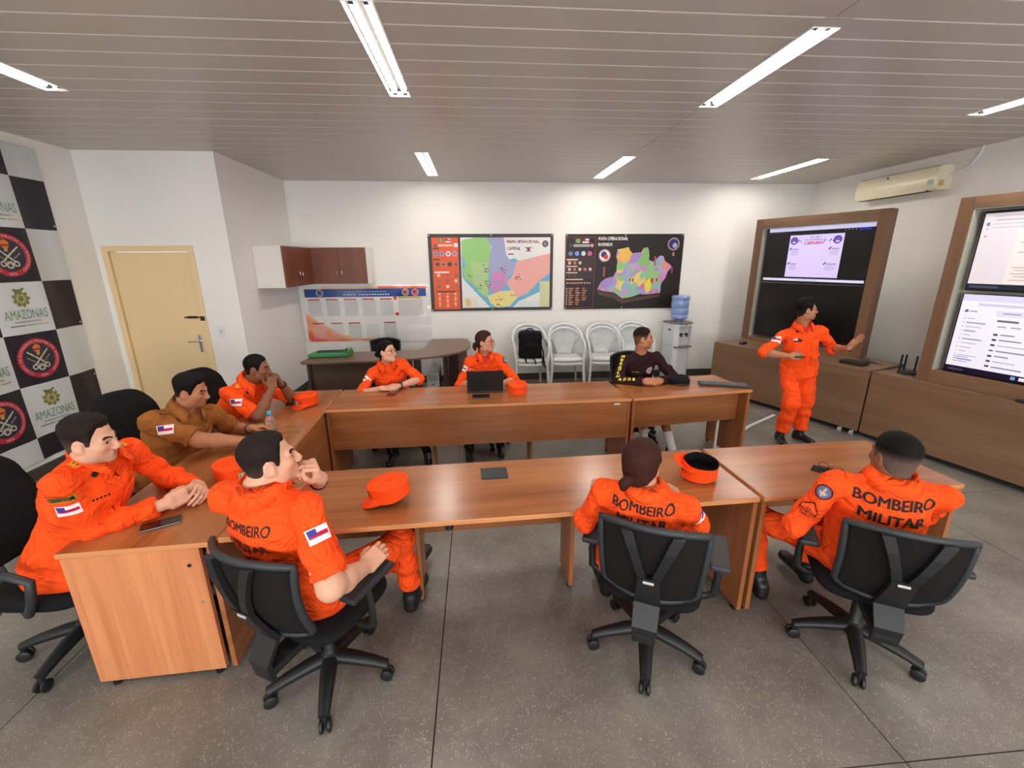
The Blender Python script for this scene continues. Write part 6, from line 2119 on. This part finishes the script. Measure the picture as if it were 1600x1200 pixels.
# ---- black backpack standing on the first stack
t = empty('backpack', (.79, 6.56, .49), math.radians(-4)); t.scale = (1.16, 1.1, 1.1); tag(t, 'black backpack standing on a white plastic chair', 'backpack')
F = Field()
F.box((0, .02, .19), (.115, .06, .15), .045, None, .02)
F.box((0, -.06, .12), (.085, .03, .075), .03, None, .025)
F.box((0, -.05, .27), (.08, .02, .03), .03, None, .03)
pv, fv = F.eval(.010, noise=(.012, 22, 8))
meshobj('bag', pv, fv, M_BLACKC, t, True)
m = MB(); m.tube([(-.04, .05, .37), (-.03, .05, .41), (.03, .05, .41), (.04, .05, .37)], .008, 6); m.build('haul_loop', M_BLACKC, t)
for a in ([(.14, -.02, .20), (.17, -.08, .10), (.175, -.13, .0), (.19, -.17, -.10)], [(.13, -.04, .12), (.16, -.12, .02), (.16, -.18, -.08)], [(.03, -.10, .04), (.06, -.16, -.005), (.07, -.18, -.05)], [(-.07, -.10, .03), (-.06, -.15, -.01), (-.055, -.17, -.03)]):
    m = MB(); m.tube(a, .010, 6, flat=.4); m.build('strap', M_BLACKC, t)

# ---- water cooler
t = empty('water_cooler', (3.20, 6.74, 0), math.radians(14)); tag(t, 'white water cooler standing against the back wall', 'water cooler')
M_CW = plain('cooler_white', srgb(214, 220, 224), rough=.3)
M_CG = plain('cooler_taupe', srgb(120, 112, 104), rough=.45)
m = MB(); m.prism([(-.16, .15), (-.16, -.11), (-.10, -.16), (.10, -.16), (.16, -.11), (.16, .15)], .02, .62); bevelled(m.build('lower_body', M_CW, t), .008)
m = MB(); m.prism([(-.165, .15), (-.165, -.12), (-.11, -.17), (-.10, -.17), (-.10, -.10), (.12, -.10), (.12, -.17), (.165, -.12), (.165, .15)], .62, .93); bevelled(m.build('upper_body', M_CW, t), .004)
m = MB(); m.prism([(-.17, .15), (-.17, -.12), (-.11, -.18), (.12, -.18), (.17, -.12), (.17, .15)], .93, .97); bevelled(m.build('brow', M_CW, t), .006)
m = MB(); m.prism([(-.18, .16), (-.185, -.10), (-.12, -.19), (.12, -.19), (.185, -.10), (.18, .16)], .97, .995); bevelled(m.build('top_tray', M_CG, t), .006)
m = MB(); m.prism([(-.15, -.10), (-.14, -.20), (.14, -.20), (.15, -.10)], .60, .622); bevelled(m.build('drip_tray', M_CG, t), .004)
for x in (-.045, .055):
    m = MB(); m.tube([(x, -.10, .80), (x, -.145, .80), (x, -.155, .765)], .013, 8); m.box(x - .014, x + .014, -.165, -.135, .795, .825, ch=.003); m.build('tap', M_BLACKP, t)
m = MB(); m.lathe([(.014, -.003), (.014, .003)], 14, (.005, -.182, .95), axis='y'); m.build('indicator', M_CG, t)
MB().box(-.168, -.162, -.04, .02, .86, .885).build('side_mark', M_GREYP, t)
m = MB(); m.lathe([(.14, 0), (.16, .004), (.16, .02), (.14, .024)], 8, (0, 0, 0), sy=.9); m.build('foot_ring', M_GREYP, t)
t = empty('water_bottle', (3.20, 6.74, .995)); tag(t, 'large blue water jug upturned on the white cooler', 'water jug')
M_JUG = plain('blue_jug_plastic', srgb(146, 170, 222), rough=.2, trans=.15)
m = MB(); m.lathe([(.05, 0), (.055, .02), (.10, .035), (.128, .055), (.13, .10), (.123, .115), (.132, .13), (.132, .20), (.124, .215), (.134, .235), (.134, .30), (.128, .335), (.138, .35), (.138, .385), (.12, .405), (.05, .41)], 28)
autosmooth(m.build('jug', M_JUG, t), 35)

# ---- orange field caps
def cap(label, loc, yaw, tilt=(0, 0), flip=False, gold=False, emblem=True):
    """visor points along local +x"""
    t = empty('orange_cap', loc, math.radians(yaw)); tag(t, label, 'cap', 'orange uniform caps')
    if flip: t.rotation_euler = (math.pi + math.radians(tilt[0]), math.radians(tilt[1]), math.radians(yaw))
    else: t.rotation_euler = (math.radians(tilt[0]), math.radians(tilt[1]), math.radians(yaw))
    def crown(r_off, top):
        def fn(u, v):
            a = 2 * math.pi * u
            v_ = v
            prof = [(.0, .096, .084, .0), (.45, .097, .086, .045), (.78, .104, .092, .082), (.86, .101, .09, .089), (.93, .07, .06, .091), (1.0, .0, .0, .088)]
            for (p, q) in zip(prof[:-1], prof[1:]):
                if v_ <= q[0]:
                    k = (v_ - p[0]) / (q[0] - p[0]); break
            rx = p[1] + (q[1] - p[1]) * k; ry = p[2] + (q[2] - p[2]) * k; z = p[3] + (q[3] - p[3]) * k
            rx = max(rx - r_off, 0); ry = max(ry - r_off, 0)
            wob = .002 * math.sin(5 * a) * (v_ < .8)
            return ((rx + wob) * math.cos(a), (ry + wob) * math.sin(a), z - (.006 if r_off else 0) + .010 * math.cos(a) * (z / .09))
        return fn
    m = MB(); m.grid(crown(0, 0), 40, 18); autosmooth(m.build('crown', M_ORANGE2, t), 60)
    m = MB(); m.grid(crown(.005, 0), 32, 14); m.build('lining', M_BLACKC, t, smooth=True)
    m = MB()
    def vis(u, v):
        a = (u - .5) * 2.1
        r = 1 + .62 * v * math.cos(a * .72)
        return (.095 * math.cos(a) * r + .0, .085 * math.sin(a) * (1 + .18 * v), .008 - .030 * v * (1 - .8 * abs(2 * u - 1)) + .012 * (1 - (2 * u - 1) ** 2) * (1 - v) + .014)
    m.grid(vis, 20, 8)
    o = m.build('visor', M_ORANGE2, t, smooth=True); solidify(o, .004)
    if gold:
        m = MB(); m.grid(lambda u, v: tuple(Vector(vis(.22 + .56 * u, .35 + .5 * v)) + Vector((0, 0, .004))), 12, 4); m.build('gold_braid', M_GOLD, t, smooth=True)
    if emblem:
        n_ = 20
        vs, fs, fc = [], [], []
        f_ = emblem_round(srgb(200, 190, 150), srgb(110, 110, 120), srgb(210, 200, 180))
        for j in range(n_ + 1):
            for i in range(n_ + 1):
                a = (i / n_ - .5) * .5
                vs.append((.1065 * math.cos(a), .0965 * math.sin(a), .024 + .046 * j / n_))
        for j in range(n_):
            for i in range(n_):
                c_ = f_((i + .5) / n_, (j + .5) / n_)
                fs.append((j * (n_ + 1) + i, j * (n_ + 1) + i + 1, (j + 1) * (n_ + 1) + i + 1, (j + 1) * (n_ + 1) + i)); fc.append(c_ or srgb(232, 176, 70))
        meshobj('cap_emblem', vs, fs, M_PRINT, t, facecols=fc)
    return t
Z0 = TH + .002
cap('orange cap with gold visor braid beside the clasped hands on the left table', (-1.44, 2.40, Z0 + .012), -35, (0, 8), gold=True)
cap('orange cap lying alone on the near table with its visor to the left', (-.47, 2.06, Z0 + .034), 196, (0, 12))
cap('orange cap turned upside down showing its black lining', (1.235, 2.15, Z0 + .106), 168, (-12, -4), flip=True)
cap('orange cap with gold visor braid at the far corner of the left table', (-1.50, 3.74, Z0 + .012), -118, (0, 8), gold=True)
cap('orange cap beside the laptop, its visor turned away', (.355, 3.93, Z0), 92, emblem=True)

# ---- laptop, phones and other small things
t = empty('laptop', (.05, 4.06, TH), math.radians(1)); tag(t, 'black laptop seen from behind its open lid', 'laptop')
MB().box(-.17, .17, -.115, .115, .003, .020, ch=.004).build('base', M_BLACKP, t)
Mx = Matrix.Translation((0, -.11, .018)) @ Matrix.Rotation(math.radians(14), 4, 'X')
m = MB(); m.box(-.17, .17, -.006, .002, 0, .215, ch=.002, M=Mx); lid = m.build('lid', M_BLACKP, t)
MB().box(-.155, .155, .0025, .003, .015, .20, M=Mx).build('screen', plain('laptop_screen', srgb(150, 160, 180), emit=.5), lid)
k = MB()
for i in range(12):
    for j in range(5): k.box(-.15 + i * .025, -.129 + i * .025, -.06 + j * .022, -.042 + j * .022, .020, .022)
o = k.build('keys', M_GREYP, t); o['kind'] = 'stuff'
def phone(label, loc, rz, case, extra=None):
    t = empty('smartphone', loc, math.radians(rz)); tag(t, label, 'smartphone', 'smartphones on the tables')
    bevelled(MB().box(-.038, .038, -.08, .08, 0, .009).build('casing', case, t), .004, 3)
    MB().box(-.035, .035, -.077, .077, .0091, .0096).build('screen', plain('phone_glass', srgb(16, 17, 20), rough=.12), t)
    MB().box(-.0395, -.038, .0, .03, .003, .006).build('side_button', M_CHROME, t)
    return t
phone('dark smartphone beside the forearm of the man with clasped hands', (-1.535, 1.945, TH + .001), -62, plain('grey_case', srgb(96, 100, 106), rough=.3, metal=.4))
phone('dark smartphone in front of the elbow of the man with clasped hands near his mouth', (-1.62, 3.78, TH + .001), -70, M_BLACKP)
phone('red-cased smartphone in front of the woman with round glasses', (-.815, 4.0, TH + .001), -12, plain('red_case', srgb(150, 34, 44), rough=.4))
phone('black smartphone lying under folded glasses on the near right table', (2.015, 2.155, TH + .001), 42, M_BLACKP)
def eyeglasses(label, loc, rz, folded=True):
    t = empty('eyeglasses', loc, math.radians(rz)); tag(t, label, 'eyeglasses', 'spectacles on the tables')
    for s_ in (-1, 1):
        m = MB(); m.tube([(s_ * .034 + .026 * math.cos(a * .3142), .0, .022 + .019 * math.sin(a * .3142)) for a in range(21)], .0018, 5, cap=False); m.build('rim', M_GLASSFR, t, smooth=True)
        if folded: pts = [(s_ * .06, .002, .03), (s_ * .06, .010 + .006 * s_, .03), (-s_ * .05, .012 + .006 * s_, .016)]
        else: pts = [(s_ * .06, .002, .03), (s_ * .066, .09, .026), (s_ * .062, .125, .018), (s_ * .055, .14, .004)]
        m = MB(); m.tube(pts, .0018, 5); m.build('temple', M_GLASSFR, t, smooth=True)
    m = MB(); m.tube([(-.009, 0, .026), (0, 0, .030), (.009, 0, .026)], .0018, 5); m.build('bridge', M_GLASSFR, t)
eyeglasses('folded glasses resting on the smartphone on the near right table', (2.02, 2.15, TH + .011), 128, True)
eyeglasses('thin glasses lying open on the left table behind the bottle', (-1.47, 3.05, TH + .001), -62, False)
t = empty('water_bottle', (-1.535, 3.12, TH)); tag(t, 'small clear water bottle with a light blue cap on the left table', 'bottle')
M_PET = plain('clear_bottle', (.9, .93, .95), rough=.08, trans=.92)
m = MB(); m.lathe([(.028, 0), (.031, .005), (.031, .045), (.029, .05), (.031, .055), (.031, .10), (.027, .118), (.014, .135), (.012, .142)], 20); autosmooth(m.build('bottle_body', M_PET, t), 40)
m = MB(); m.lathe([(.0145, .138), (.0155, .14), (.0155, .158), (.0135, .161)], 16); m.build('bottle_cap', plain('light_blue_cap', srgb(70, 176, 222), rough=.35), t)
t = empty('keyboard', (2.40, 3.965, TH), math.radians(-20)); tag(t, 'dark grey computer keyboard at the right end of the far table', 'keyboard')
m = MB(); m.prism([(-.225, -.065), (.225, -.065), (.225, .065), (-.225, .065)], .002, .018); bevelled(m.build('casing', M_GREYP, t), .004)
k = MB()
for i in range(21):
    for j in range(5): k.box(-.212 + i * .0203, -.196 + i * .0203, -.055 + j * .0225, -.037 + j * .0225, .018, .025)
o = k.build('keys', plain('key_grey', srgb(92, 94, 96), rough=.5), t); o['kind'] = 'stuff'
t = empty('beret', (2.0, 4.075, TH)); tag(t, 'soft black beret lying beside the man in maroon', 'beret')
F = Field(); F.ell((0, 0, .035), (.115, .10, .035), None, .02); F.ell((.02, .02, .055), (.085, .07, .035), None, .03); F.ell((-.05, -.02, .05), (.06, .06, .028), None, .03)
pv, fv = F.eval(.008, noise=(.006, 24, 4), post=lambda D, X, Y, Z: np.maximum(D, .002 - Z + 0 * X + 0 * Y).astype(np.float32))
meshobj('felt', pv, fv, M_BLACKC, t, True)
m = MB(); m.tube([(.10 * math.cos(a * .314), .088 * math.sin(a * .314), .012) for a in range(21)], .010, 6, cap=False); m.build('band', M_LEATHER, t, smooth=True)
t = empty('pen', (-1.62, 4.0, TH + .006), math.radians(40)); tag(t, 'dark pen lying at the far corner of the left table', 'pen')
m = MB(); m.tube([(-.07, 0, 0), (.06, 0, 0), (.07, 0, 0)], [.005, .005, .002], 8); m.build('barrel', M_BLACKP, t)
m = MB(); m.tube([(-.03, 0, .006), (-.07, 0, .006)], .0015, 5); m.build('clip', M_CHROME, t)
t = empty('presentation_remote', (3.165, 3.985, 1.01), math.radians(-20)); tag(t, 'small black remote held in the right hand of the presenter', 'remote')
autosmooth(cushion(.10, .035, .022, .0).build('casing', M_BLACKP, t), 70)
# floor cable cover running from the far table to the consoles
t = empty('cable_cover', (0, 0, 0)); tag(t, 'thin white cable cover running across the floor towards the consoles', 'cable cover')
m = MB(); m.tube([(2.50, 4.10, .006), (3.235, 4.68, .006), (3.78, 5.02, .006)], .022, 8, flat=.35, up=(0, 0, 1)); m.build('duct', M_WHITEP, t)
